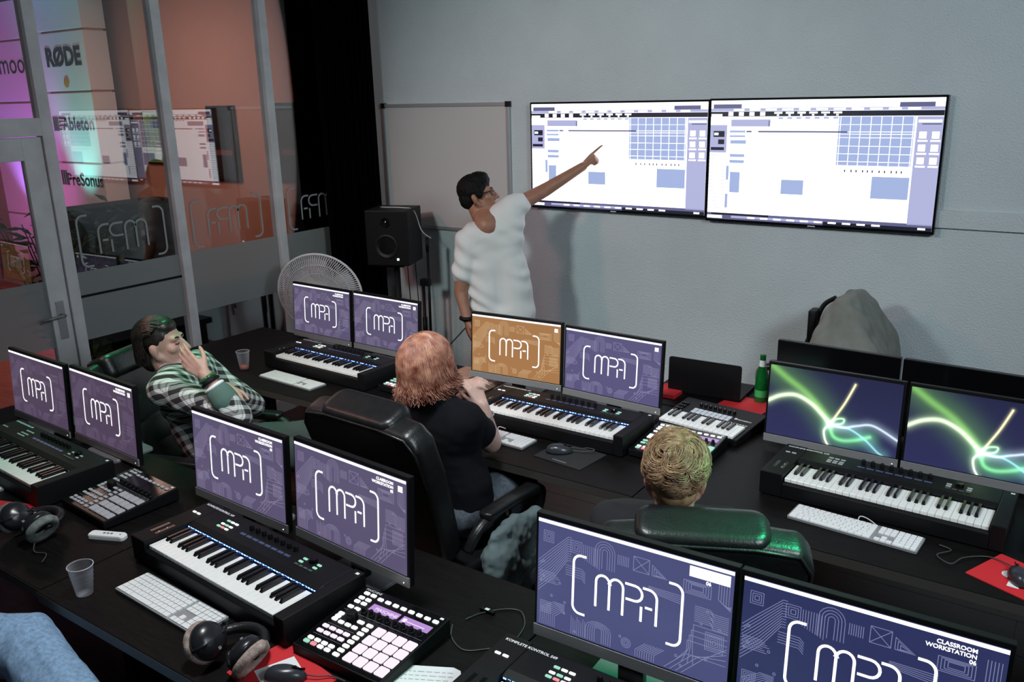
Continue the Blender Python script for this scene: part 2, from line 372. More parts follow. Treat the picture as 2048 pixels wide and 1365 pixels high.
tower('white display tower lit violet, at the hall corner', -11.1, 1.1, 5.45, [('moog', 2.58, .33, .25, 0.)], [0, .9, 1.7, 2.25, 2.95, 3.39])
# dark counter and plant just outside the first pane
a = at_x(345, 396, -5.68); b = at_x(112, 432, -5.68); cyc = (a.y+b.y)/2; chw = (a.y-b.y)/2
ct = thing('hall_counter', 'dark hall counter standing behind the first glass pane', 'counter', (-5.80, cyc, 0))
M['matte'] = mat('matte_black', (.004, .004, .004), .9, spec=.05)
MB().box(-.12, .12, -chw, chw, 0, a.z-.03).build('body', M['matte'], ct, bevel=.006)
MB().box(-.13, .13, -chw-.01, chw+.01, a.z-.03, a.z).build('top', M['matte'], ct, bevel=.004)
cb_ = thing('hall_dark_block', 'low dark block added to darken the hall behind the second and third glass panes', 'cabinet', (-5.30, 3.95, 0))  # dark block added so the hall stays dark below the frosted band
MB().box(-.2, .2, -.46, .85, 0, .86).build('body', M['black'], cb_, bevel=.005)
MB().box(-.21, .21, -.47, .86, .86, .885).build('top', M['black'], cb_, bevel=.004)
for k in range(3): MB().box(.2, .205, -.44+.43*k, -.03+.43*k, .05, .82).build('door', M['black'], cb_, bevel=.002)  # panel fronts of the added dark block
pl = thing('potted_plant', 'leafy green potted plant beyond the door glass', 'plant', (-5.32, 2.80, 0))
MB().lathe([(.13, 0), (.17, .35), (.18, .38), (.15, .38), (.14, .33)], n=20).build('pot', mat('pot', (.05, .03, .025), .5), pl, smooth=True)
random.seed(4)
st = MB(); lf = MB()
for k in range(44):
    a = random.uniform(0, 2*PI); tilt = random.uniform(.05, .36); L = random.uniform(.75, 1.38)
    pts = [(0, 0, .35)]; d = Vector((math.cos(a)*math.sin(tilt), math.sin(a)*math.sin(tilt), math.cos(tilt)))
    for q in range(1, 6): pts.append(Vector((0, 0, .35))+d*L*q/5+Vector((0, 0, -.10*(q/5)**2)))
    st.tube(pts, [.008*(1-.12*q) for q in range(6)], 5)
    for q in range(13):
        t = .35+.65*q/13; base = Vector((0, 0, .35))+d*L*t; b_ = random.uniform(0, 2*PI)
        dd = Vector((math.cos(b_), math.sin(b_), random.uniform(-.3, .7))).normalized(); sd = dd.cross(Vector((0, 0, 1))).normalized()*random.uniform(.018, .028); Lf = random.uniform(.09, .16)
        nn = sd.cross(dd).normalized()*.01
        lf.add([base, base+dd*Lf*.5+sd+nn, base+dd*Lf, base+dd*Lf*.5-sd+nn, base+dd*Lf*.5-nn], [(0, 4, 1), (1, 4, 2), (2, 4, 3), (3, 4, 0)])
st.build('stem', mat('stem', (.06, .05, .02), .7), pl); tag(lf.build('leaves', mat('leaf', (.06, .10, .03), .45, noise_=(8, .5)), pl), kind='stuff')

# ------------------------------------------------------------------ wall pieces
def wall_tv(label, a, c, mirrored=False):
    P0 = at_y(*a, WY-.05); P1 = at_y(*c, WY-.05); x0, x1 = P0.x, P1.x; z1, z0 = P0.z, P1.z
    W, H = x1-x0, z1-z0
    t = thing('wall_tv', label, 'television', ((x0+x1)/2, WY-.006, z0))
    MB().box(-W/2, W/2, -.045, 0, 0, H).build('housing', M['blackgloss'], t, bevel=.004)
    bz = .012; w2, z_0, hh = W/2-bz, bz+.004, H-2*bz-.004
    MB().box(-w2, w2, -.0462, -.0452, z_0, z_0+hh).build('screen', emis('tv_white', (.93, .96, 1.0), 2.1), t)
    q = {}
    def R(c_, u0, u1, v0, v1, lay=1):
        q.setdefault(c_, MB()).box(-w2+2*w2*u0, -w2+2*w2*u1, -.0464-.0003*lay, -.0462, z_0+hh*(1-v1), z_0+hh*(1-v0))
    C = {'p': emis('tv_lilac', (.62, .64, 1.0), .72), 'b': emis('tv_blue', (.50, .62, 1.0), .75), 'd': emis('tv_slate', (.22, .22, .45), .55), 'k': emis('tv_dark', (.02, .02, .05), .5), 'w': emis('tv_brightwhite', (.95, .97, 1), 2.3)}
    R('d', .011, .147, .030, .064); R('d', .827, .963, .030, .064); R('p', 0, 1, .064, .088)
    for k in range(11): R('w', .11+.075*k, .16+.075*k, .069, .083, 2)
    R('k', 0, 1, .090, .131)
    for k in range(4): R('w', .085+.05*k, .108+.05*k, .095, .126, 2)
    for k in range(6): R('w', .30+.052*k, .336+.052*k, .096, .110, 2); R('w', .312+.052*k, .322+.052*k, .115, .126, 2)
    R('w', .002, .055, .110, .128, 2)
    R('p', 0, .082, .20, .43); R('k', .016, .07, .25, .30, 2); R('k', .04, .07, .32, .36, 2); R('k', .005, .07, .385, .41, 2); R('w', .02, .04, .265, .285, 3)
    for k in range(16): R('p', 0, .078, .452+.030*k, .456+.030*k)
    R('p', .10, .285, .155, .212); R('b', .095, .17, .245, .262); R('b', .095, .17, .285, .300); R('b', .10, .175, .325, .355)
    R('b', .10, .17, .44, .465); R('b', .10, .17, .49, .515); R('k', .277, .280, .165, .212, 2)
    for k in range(7): R('b', .32+.04*k, .342+.04*k, .137, .152)
    R('b', .586, .892, .135, .512)
    for k in range(8): R('w', .592+.042*k, .5945+.042*k, .135, .512, 2)
    for v in (.195, .25, .268, .295, .36, .42, .48): R('w', .586, .892, v, v+.0035, 2)
    R('d', .175, .625, .247, .260, 3); R('w', .20, .23, .247, .260, 4)
    for k in (0, .027, .048, .075, .095, .115, .143, .165, .192, .212, .232): R('k', .624+k, .629+k, .545, .565)
    R('b', .35, .451, .642, .761); R('b', .742, .893, .594, .765); R('b', .105, .153, .591, .765); R('b', .085, .098, .54, .66); R('b', .085, .098, .78, .90)
    R('p', .90, 1, .135, .955)
    for v in (.248, .344, .44):
        for u_ in (.913, .962): R('w', u_, u_+.028, v, v+.05, 2); R('w', u_-.004, u_+.034, v+.062, v+.074, 2)
    R('w', .905, .995, .16, .18, 2); R('d', .92, .995, .187, .196, 2)
    R('d', 0, 1, .945, 1.0); R('k', .02, .30, .945, .962, 2); R('k', .55, 1, .972, 1.0, 2); R('p', .12, .55, .966, .985, 2); R('w', 0, .075, .968, .992, 2)
    for k in range(10): R('w', .20+.062*k, .235+.062*k, .970, .984, 3)
    R('w', .945, .975, .975, .990, 3)
    for k_, mb in q.items(): tag(mb.build('screen_graphic', C[k_], t), kind='stuff')
    MB().box(-.02, .02, -.0475, -.046, .004, .009).build('badge', M['print'], t)
    return t
wall_tv('wall-mounted television beside the whiteboard, pointed at by the standing man', (1060, 205), (1412, 437))
wall_tv('wall-mounted television next to the bare wall and trunking', (1420, 197.5), (1867, 471))
a = at_y(766, 212, WY-.02); c = at_y(1021, 468, WY-.02); W = c.x-a.x; H = a.z-c.z
t = thing('whiteboard', 'plain whiteboard with thin grey frame on the back wall', 'whiteboard', ((a.x+c.x)/2, WY, c.z))
MB().box(-W/2, W/2, -.014, -.002, 0, H).build('board', mat('whiteboard', (.60, .575, .57), .3), t)
for z0, z1 in ((-.012, .012), (H-.012, H+.012)): MB().box(-W/2-.012, W/2+.012, -.024, -.002, z0, z1).build('frame_rail', M['alu'], t, bevel=.002)
for x in (-W/2, W/2): MB().box(x-.012, x+.012, -.024, -.002, 0, H).build('frame_rail', M['alu'], t, bevel=.002)
for x in (-W/2, W/2): MB().box(x-.018, x+.018, -.027, -.001, H-.018, H+.018).build('corner_cap', M['metal'], t)
# black curtain in the corner
cu = MB(); n = 84; vs = []; fs = []
for i in range(n+1):                                   # runs along the glass, turns the corner, ends on the back wall
    u_ = i/n; wv = .035*math.sin(u_*2*PI*8)
    if u_ < .45: x, y = GX+.10+wv+.03, 4.42+.30*u_/.45
    else: x, y = GX+.13+(.22*(u_-.45)/.55), 4.74+wv
    for z, sp in ((3.28, 0), (1.6, .03), (.03, .06)): vs.append((x+sp*max(0, u_-.45), y, z))
for i in range(n):
    for k in range(2): fs.append((i*3+k, i*3+k+1, (i+1)*3+k+1, (i+1)*3+k))
cu.add(vs, fs); o = cu.build('curtain', mat('black_curtain', (.0015, .0015, .0018), 1., spec=.02), smooth=True)
mo = o.modifiers.new('s', 'SOLIDIFY'); mo.thickness = .006
tag(o, 'floor-length black curtain hanging in the corner beside the glass', 'curtain')
# ------------------------------------------------------------------ desks
DZ = .75
def desk(label, x0, x1, y0, y1, group=None):
    t = thing('desk', label, 'desk', ((x0+x1)/2, (y0+y1)/2, 0), group=group); W = (x1-x0)/2; D = (y1-y0)/2
    MB().box(-W, W, -D, D, DZ-.038, DZ).build('desk_top', M['desk'], t, bevel=.002)
    MB().box(-W, W, -D-.0012, -D, DZ-.036, DZ-.003).build('edge_band', M['deskedge'], t)
    for sx in (-1, 1):
        for ly in (-D+.30, D-.06): MB().box(sx*(W-.06)-.03, sx*(W-.06)+.03, ly-.03, ly+.03, 0, DZ-.038).build('leg', M['black'], t, bevel=.003)
    MB().box(-W+.09, W-.09, D-.03, D-.012, .32, DZ-.038).build('modesty_panel', M['desk'], t)
    return t
desk('black desk under the monitor pair and cup by the glass wall', -4.55, -2.79, 2.76, 3.62)
desk('black desk holding the orange screen and blue-lit keyboard', -2.785, -1.32, 2.66, 3.62)
desk('black desk under the two green aurora screens', -1.315, .55, 2.63, 3.62)
desk('black desk at the end of the front row, with the white remote', -4.45, -2.60, 1.10, 1.93)
desk('black desk with the drum pad controller and notebook, in the front row', -2.595, -1.16, 1.09, 1.93)
desk('black desk under the monitor pair marked 06', -1.155, .75, 1.09, 1.93)
desk('teacher desk carrying the laptop and green bottle, against the aurora-screen desk', -1.78, .55, 3.635, 4.12)

# ------------------------------------------------------------------ monitors
MW, MH, CH = .53, .345, .032
SX0, SX1, SZ0, SZ1 = .009, .521, CH+.004, MH-.012
SW, SH = SX1-SX0, SZ1-SZ0
random.seed(11)
def circuit():
    """line art of circuit traces around the rim of the wallpaper; unit 1 x .5625, y down"""
    L = []
    def sq(cx, cy, r, n):
        for k in range(n): q = r*(1-k/n); L.append([(cx-q, cy-q), (cx+q, cy-q), (cx+q, cy+q), (cx-q, cy+q), (cx-q, cy-q)])
    for k in range(11): d = .016*k; L.append([(.005, .22+d), (.06+d*.2, .165+d*.8), (.17, .06+d*.75), (.19, .06+d*.75)])
    for k in range(8): d = .014*k; L.append([(.74+d, .5), (.80+d*.3, .445-d*.5), (.80+d*.3, .40-d), (.99, .40-d)] if k % 2 else [(.70+d, .555), (.80+d, .455), (.99, .455-d)])
    for k in range(9): x = .255+.011*k; L.append([(x, .15+.004*k), (x, .075)])
    for k in range(4): r = .014+.013*k; L.append([(.37-r, .17)]+[(.37-r*math.cos(a), .085-r*math.sin(a)) for a in [PI*q/8 for q in range(9)]]+[(.37+r, .17)])
    for k in range(7): x = .44+.009*k; L.append([(x, .075), (x, .125)])
    L.append([(.52, .06), (.60, .06), (.60, .13), (.52, .13), (.52, .06)]); L.append([(.52, .06), (.60, .13)]); L.append([(.60, .06), (.52, .13)])
    for k in range(3): q = .03-.01*k; L.append([(.645-q, .12+q*.3), (.66+q, .12+q*.3), (.645-q, .12-q*1.4), (.645-q, .12+q*.3)])
    for k in range(4): d = .012*k; L.append([(.77+d, .16-d*.6), (.90-d, .16-d*.6), (.90-d, .10+d*.4), (.77+d, .10+d*.4), (.77+d, .16-d*.6)])
    for k in range(5): x = .935+.012*k; L.append([(x, .06), (x, .15+.008*k), (.995, .19-.006*k)])
    sq(.93, .36, .042, 5); sq(.05, .46, .03, 4); sq(.215, .10, .03, 3); sq(.06, .085, .028, 3)
    for k in range(9): L.append([(.83, .21+.009*k), (.90+.006*(k % 3), .21+.009*k), (.92, .225+.009*k), (.99, .225+.009*k)])
    for k in range(7): L.append([(.01, .27+.009*k), (.10+.01*(k % 4), .27+.009*k)])
    for k in range(8): d = .012*k; L.append([(.02+d, .555), (.02+d, .47+d*.3), (.10+d*.5, .42+d*.5), (.16, .42+d*.5)])
    for k in range(8): x = .20+.011*k; L.append([(x, .555), (x, .46+.01*(k % 3))])
    for k in range(5): r = .02+.012*k; L.append([(.35-r, .555)]+[(.35-r*math.cos(a), .49-r*.6*math.sin(a)) for a in [PI*q/6 for q in range(7)]]+[(.35+r, .555)])
    for k in range(3): r = .025-.008*k; L.append([(.50+r*math.cos(a), .505+r*math.sin(a)) for a in [2*PI*q/12 for q in range(13)]])
    for k in range(9): L.append([(.55+.012*k, .555), (.55+.012*k, .52), (.60+.012*k, .475)])
    for k in range(16):
        x, y = random.choice([(random.uniform(.02, .16), random.uniform(.2, .54)), (random.uniform(.83, .98), random.uniform(.2, .5)), (random.uniform(.2, .8), random.uniform(.47, .55))])
        L.append([(x+.006*math.cos(a), y+.006*math.sin(a)) for a in [2*PI*q/6 for q in range(7)]])
    for k in range(5): L.append([(.16, .205+.012*k), (.25, .205+.012*k), (.27, .225+.012*k)]); L.append([(.60, .185+.006*k), (.78, .185+.01*k)])
    return L
CIRC = MB()
for p in circuit(): CIRC.ribbon([(SX0+x*SW, SZ1-v/.5625*SH) for x, v in p], .0016, -.0032, cap=False)
LOGOM = MB()
for p in LOGO: LOGOM.ribbon([(SX0+x*SW, SZ1-v/.5625*SH) for x, v in p], .0064, -.0040)
MENU = MB().box(SX0, SX1, -.0036, -.003, SZ1-.0095, SZ1-.0005)
SCR = MB().box(SX0, SX1, -.003, -.0005, SZ0, SZ1)
M['logo'] = emis('screen_white', (1, 1, 1), 1.5)
M['menu'] = emis('menu_bar', (.95, .95, 1), 1.2)
def screen_mats(n, base, line, s=1.): return emis('wallpaper_'+n, base, s), emis('traces_'+n, line, s)
WP = {'purple': screen_mats('purple', srgb(90, 82, 112), srgb(136, 128, 158)), 'violet': screen_mats('violet', srgb(80, 66, 88), srgb(106, 92, 116)),
      'blue': screen_mats('blue', srgb(74, 78, 122), srgb(128, 132, 170)), 'navy': screen_mats('navy', srgb(44, 50, 92), srgb(120, 126, 165)),
      'orange': screen_mats('orange', srgb(166, 118, 72), srgb(205, 172, 130)), 'indigo': screen_mats('indigo', srgb(88, 82, 124), srgb(140, 134, 170))}
MESH = {}
def shared(k, f):
    if k not in MESH: MESH[k] = f()
    return MESH[k]
M['aur'] = emis_attr('aurora_wallpaper', 1.0)
def aurora_mesh():
    """screen picture of glowing ribbons on deep blue; the colours are the displayed image"""
    base = srgb(38, 40, 78)
    nx, ny = 150, 84; me = MB(); vs = []; col = []
    U = lambda x, y: (x*SW, y*SH)
    cur = [([(.02, .02), (.14, .16), (.30, .33), (.42, .52), (.50, .70)], .050, srgb(125, 190, 80), .75, .10),
           ([(0, .52), (.10, .42), (.22, .38), (.34, .46), (.44, .60), (.50, .71)], .026, srgb(225, 255, 205), 1.2, .03),
           ([(.66, .10), (.60, .36), (.545, .55), (.50, .70)], .009, srgb(255, 250, 190), 1.5, .012),
           ([(.50, .70), (.54, .62), (.60, .60), (.585, .67), (.50, .71)], .010, srgb(200, 255, 200), 1.2, .015),
           ([(.50, .71), (.60, .72), (.70, .66), (.82, .62), (1.0, .76)], .014, srgb(205, 225, 245), 1.1, .03),
           ([(.50, .71), (.64, .72), (.76, .82), (.86, .96), (.90, 1.0)], .013, srgb(150, 225, 225), .9, .04),
           ([(.50, .72), (.53, .86), (.60, .90), (.70, .86), (.80, .78)], .026, srgb(130, 235, 150), .8, .05),
           ([(.50, .71), (.46, .80), (.47, .92), (.495, 1.0)], .012, srgb(235, 255, 225), 1.3, .02)]
    P = [[(Vector(U(p.x, p.y))) for p in spline([(x, y, 0) for x, y in c[0]], 10)] for c in cur]
    for j in range(ny+1):
        for i in range(nx+1):
            u_, v = i/nx, j/ny; q = Vector(U(u_, v)); c = [b*(.75+.5*v) for b in base]
            for (pts, wd, cc, st, halo), pl_ in zip(cur, P):
                d = min((q-a-(b-a)*max(0, min(1, (q-a).dot(b-a)/max(1e-9, (b-a).length_squared)))).length for a, b in zip(pl_[:-1], pl_[1:]))
                k = st*math.exp(-(d/(wd*SW*.55))**2)+.25*math.exp(-(d/(halo*SW*1.2))**2)
                c = [a+b*k for a, b in zip(c, cc)]
            vs.append((SX0+u_*SW, -.003, SZ1-v*SH)); col.append((*c, 1))
    fs = [(j*(nx+1)+i, (j+1)*(nx+1)+i, (j+1)*(nx+1)+i+1, j*(nx+1)+i+1) for j in range(ny) for i in range(nx)]
    mb = MB().add(vs, fs); me = mb.mesh('screen_image', M['aur'])
    at = me.color_attributes.new('Col', 'FLOAT_COLOR', 'POINT')
    at.data.foreach_set('color', [x for c in col for x in c]); return me
M['icon'] = emis('icon_white', (.95, .95, 1), 1.3)
def monitor(label, x, y, ang, zt, wp, tilt=4., num=None, block=False, icons=True, group=None):
    c, s = math.cos(rad(ang)), math.sin(rad(ang)); zb = zt-MH
    xc, yc = x+c*MW/2, y+s*MW/2
    t = thing('monitor', label, 'monitor', (xc, yc, DZ), rad(ang), group)
    def P(name, data): return link(name, data, t, (-MW/2, 0, zb-DZ), (rad(-tilt), 0, 0))
    P('housing', shared('hous', lambda: MB().box(0, MW, 0, .022, 0, MH).add(*_bump()).mesh('housing', M['black'], bevel=.0025)))
    P('chin_bar', shared('chin', lambda: MB().box(0, MW, -.004, .004, 0, CH).mesh('chin_bar', M['silver'], bevel=.0015)))
    P('power_led', shared('led', lambda: MB().ell((MW-.02, -.0045, .012), .0022, .001, .0022, nu=8, nv=6).mesh('power_led', emis('led_white', (.8, .9, 1), 2.))))
    if wp == 'aurora': sc = P('screen', shared('aur', aurora_mesh))
    else:
        b, l = WP[wp]
        sc = P('screen', shared(('scr', wp), lambda: SCR.mesh('screen', b)))
        def sub(name, data): return link(name, data, sc)
        sub('wallpaper_traces', shared(('circ', wp), lambda: CIRC.mesh('traces', l))); sub('screen_logo', shared('logo', lambda: LOGOM.mesh('logo', M['logo'])))
        sub('menu_bar', shared('menu', lambda: MENU.mesh('menu', M['menu'])))
        if icons: sub('desktop_icon', shared('icon', lambda: MB().box(SX1-.033, SX1-.014, -.0036, -.003, SZ1-.040, SZ1-.022).mesh('icon', M['icon'])))
        if block: sub('highlight_block', shared('blk', lambda: MB().box(SX1-.105, SX1-.008, -.0042, -.003, SZ1-.040, SZ1-.014).mesh('blk', M['icon'])))
        if num is not None:
            lines = ('\n'.join((['CLASSROOM', 'WORKSTATION'] if not block else ['', ''])+([num] if num else [])))
            text('desktop_text', lines, .0125, M['logo'], sc, (SX1-.052, -.0038, SZ1-.026), (PI/2, 0, 0), 'RIGHT', .0002, .0003)
    zc = zb-DZ
    MB().rbox(-.12, .12, -.03, .155, 0, .012, .02, inset=.003, dz=.003).build('stand_base', M['standgrey'], t)
    MB().box(-.035, .035, .03, .055, .01, zc+.16).build('stand_neck', M['blackgloss'], t, bevel=.004)
    return t
def _bump():
    b = MB().box(.12, MW-.12, .022, .045, .05, .25); return b.v, b.f
M['standgrey'] = mat('stand_grey', (.16, .16, .175), .22)
monitor('monitor with violet screen at the door end of the front row', -4.255, 1.85, -2, 1.104, 'violet', icons=False)
monitor('violet monitor in the front row, next to the reclining man\'s chair', -3.685, 1.835, -3, 1.110, 'violet', num='')
monitor('purple monitor marked 05, farther from the drum pad controller', -2.66, 1.73, -2.5, 1.145, 'purple', num='05', icons=False)
monitor('purple monitor marked 05, beside the drum pad controller', -2.06, 1.685, -4.5, 1.172, 'purple', num='05')
monitor('blue monitor numbered 06 with a white block over its caption', -1.09, 1.635, 1.5, 1.191, 'blue', num='06', block=True, icons=False)
monitor('dark navy monitor captioned classroom workstation 06', -.553, 1.640, 1.4, 1.195, 'navy', num='06', icons=False)
monitor('purple monitor directly in front of the pedestal fan', -4.18, 3.565, -2.5, 1.108, 'purple', num='', icons=False)
monitor('purple monitor in front of the loudspeaker stand', -3.60, 3.515, -2.5, 1.120, 'purple', num='')
monitor('monitor with the orange wallpaper beside the standing man', -2.612, 3.370, 3.5, 1.149, 'orange', icons=True)
monitor('indigo-screened monitor between the orange screen and the laptop', -2.070, 3.400, -3, 1.142, 'indigo')
monitor('aurora-wallpaper monitor next to the green bottle', -1.060, 3.365, -.6, 1.131, 'aurora', tilt=3)
monitor('aurora-wallpaper monitor above the far end of the unlit keyboard', -.520, 3.360, -.6, 1.131, 'aurora', tilt=3)
def back_monitor(label, x, y, ang, zt):
    t = thing('monitor', label, 'monitor', (x+MW/2, y, DZ), rad(ang), 'teacher monitors seen from behind')
    z1 = zt-DZ; z0 = z1-.345
    MB().box(-MW/2, MW/2, 0, .03, z0, z1).build('housing', M['blackgloss'], t, bevel=.004)
    MB().box(-MW/2+.01, MW/2-.01, .030, .0315, z0+.02, z1-.01).build('screen', M['blackgloss'], t)
    MB().box(-.10, .10, -.02, .0, z0+.08, z0+.22).build('rear_cover', M['black'], t, bevel=.006)
    MB().box(-.035, .035, -.03, -.008, 0, z0+.15).build('stand_neck', M['blackgloss'], t, bevel=.004)
    MB().rbox(-.12, .12, -.10, .10, 0, .012, .02).build('stand_base', M['standgrey'], t)
back_monitor('teacher monitor turned away, behind the first aurora screen', -1.150, 3.76, -3, 1.112)
back_monitor('teacher monitor turned away, behind the second aurora screen', -.612, 3.73, -3, 1.112)

# ------------------------------------------------------------------ synth keyboards (49 keys)
KD = .138; PITCH = .673/29
M['ledblue'] = emis('light_guide_blue', (.10, .25, 1.0), 9.)
M['btnlit'] = emis('button_lit', (.95, 1, .96), 1.1)
M['btngreen'] = emis('button_green', (.45, .95, .72), .8)
M['btnred'] = emis('button_red', (1., .35, .38), .9)
M['btnoff'] = mat('button_grey', (.45, .47, .48), .5)
M['lcd'] = emis('lcd_dim', (.05, .07, .16), .8)
BLACKS = [0, 1, 3, 4, 5]
def synth(label, x, y, ang, lit=True, lights=True, z=DZ, logo=True):
    t = thing('synth_keyboard', label, 'keyboard', (x, y, z), rad(ang))
    def shell():
        mb = MB(); prof = [(-.014, .004), (-.014, .058), (-.002, .064), (KD+.004, .064), (KD+.004, .088), (KD+.03, .094), (.283, .094), (.289, .086), (.289, .004)]
        n = len(prof); vs = [(-.004, a, b) for a, b in prof]+[(.677, a, b) for a, b in prof]
        mb.add(vs, [tuple(range(n)), tuple(range(2*n-1, n-1, -1))]+[(i, i+n, (i+1) % n+n, (i+1) % n) for i in range(n)])
        for x0, x1 in ((-.088, -.004), (.677, .722)): mb.box(x0, x1, -.014, .289, .004, .094)
        return mb.mesh('case', M['black'], bevel=.004)
    link('case', shared('kbcase', shell), t)
    wk = shared('wkey', lambda: MB().box(.0004, PITCH-.0006, 0, KD, .064, .078).mesh('white_key', M['key'], bevel=.0012, bseg=1))
    bk = shared('bkey', lambda: MB().add([(-.006, .048, .078), (.006, .048, .078), (.006, KD, .078), (-.006, KD, .078), (-.0045, .056, .090), (.0045, .056, .090), (.0045, KD, .090), (-.0045, KD, .090)],
                                         [(4, 5, 6, 7), (0, 1, 5, 4), (1, 2, 6, 5), (2, 3, 7, 6), (3, 0, 4, 7)]).mesh('black_key', M['bkey']))
    for i in range(29): link('white_key', wk, t, (i*PITCH, 0, 0))
    for i in range(28):
        if i % 7 in BLACKS: link('black_key', bk, t, ((i+1)*PITCH, 0, 0))
    if lit:
        def led():
            mb = MB()
            for i in range(49): xx = (i+.5)*.673/49; mb.box(xx-.0045, xx+.0045, KD+.0036, KD+.0042, .083, .087)
            return mb.mesh('light_guide', M['ledblue'])
        link('light_guide', shared('led49', led), t)
    else: link('light_guide', shared('led49off', lambda: MB().box(0, .673, KD+.0036, KD+.0042, .083, .087).mesh('light_guide', M['blackgloss'])), t)
    on = 'btnlit' if lights else 'btnoff'
    bt = lambda m_: shared(('sb', m_), lambda: MB().rbox(-.0085, .0085, -.004, .004, .094, .0965, .002, 2).mesh('button', M[m_]))
    for xx, yy in ((-.058, .205), (-.034, .205)): link('button', bt(on), t, (xx, yy, 0))
    for r_ in range(3):
        for q in range(3):
            m_ = on if not lights else (['btngreen', 'btnred', 'btnlit'][q] if r_ == 0 else ['btnlit', 'btnlit', 'btngreen'][(q+r_) % 3])
            link('button', bt(m_), t, (.100+.022*q, .196+.017*r_+(.006 if r_ == 2 else 0), 0))
    for q in range(8):
        xx = .215+.033*q
        link('knob', shared('knob', lambda: MB().lathe([(.0085, .094), (.0085, .098), (.0065, .110), (.005, .112)], n=12).mesh('knob', M['black'], smooth=False)), t, (xx, .247, 0))
        link('display', shared('sdisp', lambda: MB().box(-.013, .013, -.005, .005, .094, .0948).mesh('display', M['lcd'])), t, (xx, .212, 0))
    nav = 'btngreen' if lights else 'btnoff'
    for q in range(2):
        for r_ in range(3): link('button', bt(nav if r_ else 'btndim'), t, (.512+.066*q, .196+.018*r_, 0))
    link('jog_wheel', shared('jog', lambda: MB().lathe([(.014, .094), (.014, .102), (.012, .106)], n=18).mesh('jog_wheel', M['blackgloss'], smooth=False)), t, (.545, .236, 0))
    link('button', bt('btndim'), t, (.534, .196, 0)); link('button', bt('btndim'), t, (.556, .196, 0))
    link('corner_badge', shared('badge', lambda: MB().box(.700, .713, .266, .276, .094, .0946).mesh('badge', M['print'])), t)
    for yy in (.06, .11): link('touch_strip', shared('tstrip', lambda: MB().box(-.062, -.05, -.03, .04, .094, .0946).mesh('touch_strip', M['blackgloss'])), t, (0 if yy < .1 else .03, .07, 0))
    for yy in (.055, .085): MB().ell((-.03, yy, .0945), .0016, nu=6, nv=4).build('status_dot', M['btnlit'], t)
    if logo: text('logo_text', 'KOMPLETE KONTROL S49', .0135, M['print'], t, (-.075, .262, .0942), (0, 0, 0), 'LEFT', .0002, .0003)
    return t
M['btndim'] = mat('button_dim', (.06, .075, .075), .5)
synth('blue-lit piano keyboard between the computer keyboard and the 05 monitors', -2.421, 1.378, -4.0)
synth('blue-lit piano keyboard in front of the orange screen', -2.235, 2.972, -.3)
synth('unlit piano keyboard below the aurora screens', -.842, 2.950, -1.6, lit=False, lights=False)
synth('blue-lit piano keyboard on the desk by the fan and glass wall', -3.752, 3.050, -2.4)
kl = at_z(69, 978, DZ+.07); synth('unlit piano keyboard in front of the two violet monitors', kl.x-.673, kl.y+.035, -3., lit=False, lights=False)
synth('piano keyboard in front of the blue monitor numbered 06', -1.065, 1.312, 0., lights=True)

# ------------------------------------------------------------------ computer keyboards
def pc_keyboard(label, x, y, ang, single=True, group=None):
    """x,y = front left corner"""
    t = thing('computer_keyboard', label, 'keyboard', (x, y, DZ), rad(ang), group)
    link('base', shared('akb', lambda: MB().rbox(0, .43, 0, .114, .002, .010, .006, 3).mesh('base', M['alu'])), t)
    keys = []
    def row(y0, h, x0, ws):
        xx = x0
        for w_ in ws:
            if w_ > 0: keys.append((xx+.0008, xx+w_*.019-.0012, y0, y0+h))
            xx += abs(w_)*.019
    rows = [(.005, [1.25, 1, 1.25, 5.2, 1.25, 1, 1.25, 1.3]), (.0235, [1.25, 1, 1, 1, 1, 1, 1, 1, 1, 1, 1, 2.25]), (.042, [1.75, 1, 1, 1, 1, 1, 1, 1, 1, 1, 1, 1, 1.05]),
            (.0605, [1.5, 1, 1, 1, 1, 1, 1, 1, 1, 1, 1, 1, 1, 1]), (.079, [1]*13+[1.5])]
    for y0, ws in rows:
        k = 14.5/sum(ws); row(y0, .0168, .005, [a*k for a in ws])
    row(.0978, .010, .005, [14.5/14]*14); row(.0978, .010, .292, [1]*3); row(.0978, .010, .351, [.97]*4)
    row(.0605, .0168, .292, [1]*3); row(.079, .0168, .292, [1]*3); row(.0235, .0168, .292, [-1, 1]); row(.005, .0168, .292, [1]*3)
    row(.005, .0168, .351, [1.94, .97, .97]); 
    for yy in (.0235, .042, .0605, .079): row(yy, .0168, .351, [.97]*4)
    def kb(x0, x1, y0, y1): return MB().rbox(x0, x1, y0, y1, .010, .0135, .0018, 2)
    if single:
        for x0, x1, y0, y1 in keys:
            wk_, hk = round(x1-x0, 4), round(y1-y0, 4)
            link('key', shared(('ak', wk_, hk), lambda: kb(0, wk_, 0, hk).mesh('key', M['white'])), t, (x0, y0, 0))
    else:
        def allk():
            mb = MB()
            for x0, x1, y0, y1 in keys: b = kb(x0, x1, y0, y1); mb.add(b.v, b.f)
            return mb.mesh('keys', M['white'])
        tag(link('keys', shared('akall', allk), t), kind='stuff')
    return t
k1 = pc_keyboard('white computer keyboard with headphones resting at its corner', -2.388, 1.226, -2.4)
MB().tube(spline([(.43, .09, .006), (.452, .092, .010), (.468, .06, .006), (.464, .02, .006)], 6), .002, 6).build('cable', M['cable'], k1)
k2 = pc_keyboard('white computer keyboard in front of the unlit piano keyboard', -.780, 2.794, -3.7)
MB().tube(spline([(.21, .114, .006), (.215, .121, .022), (.24, .122, .020), (.27, .120, .006)], 6), .002, 6).build('cable', M['cablew'], k2)
kc = at_z(1079, 877, .762); k3 = pc_keyboard('white computer keyboard by the elbow of the red-haired woman', kc.x-.434, kc.y-.115, -2.)
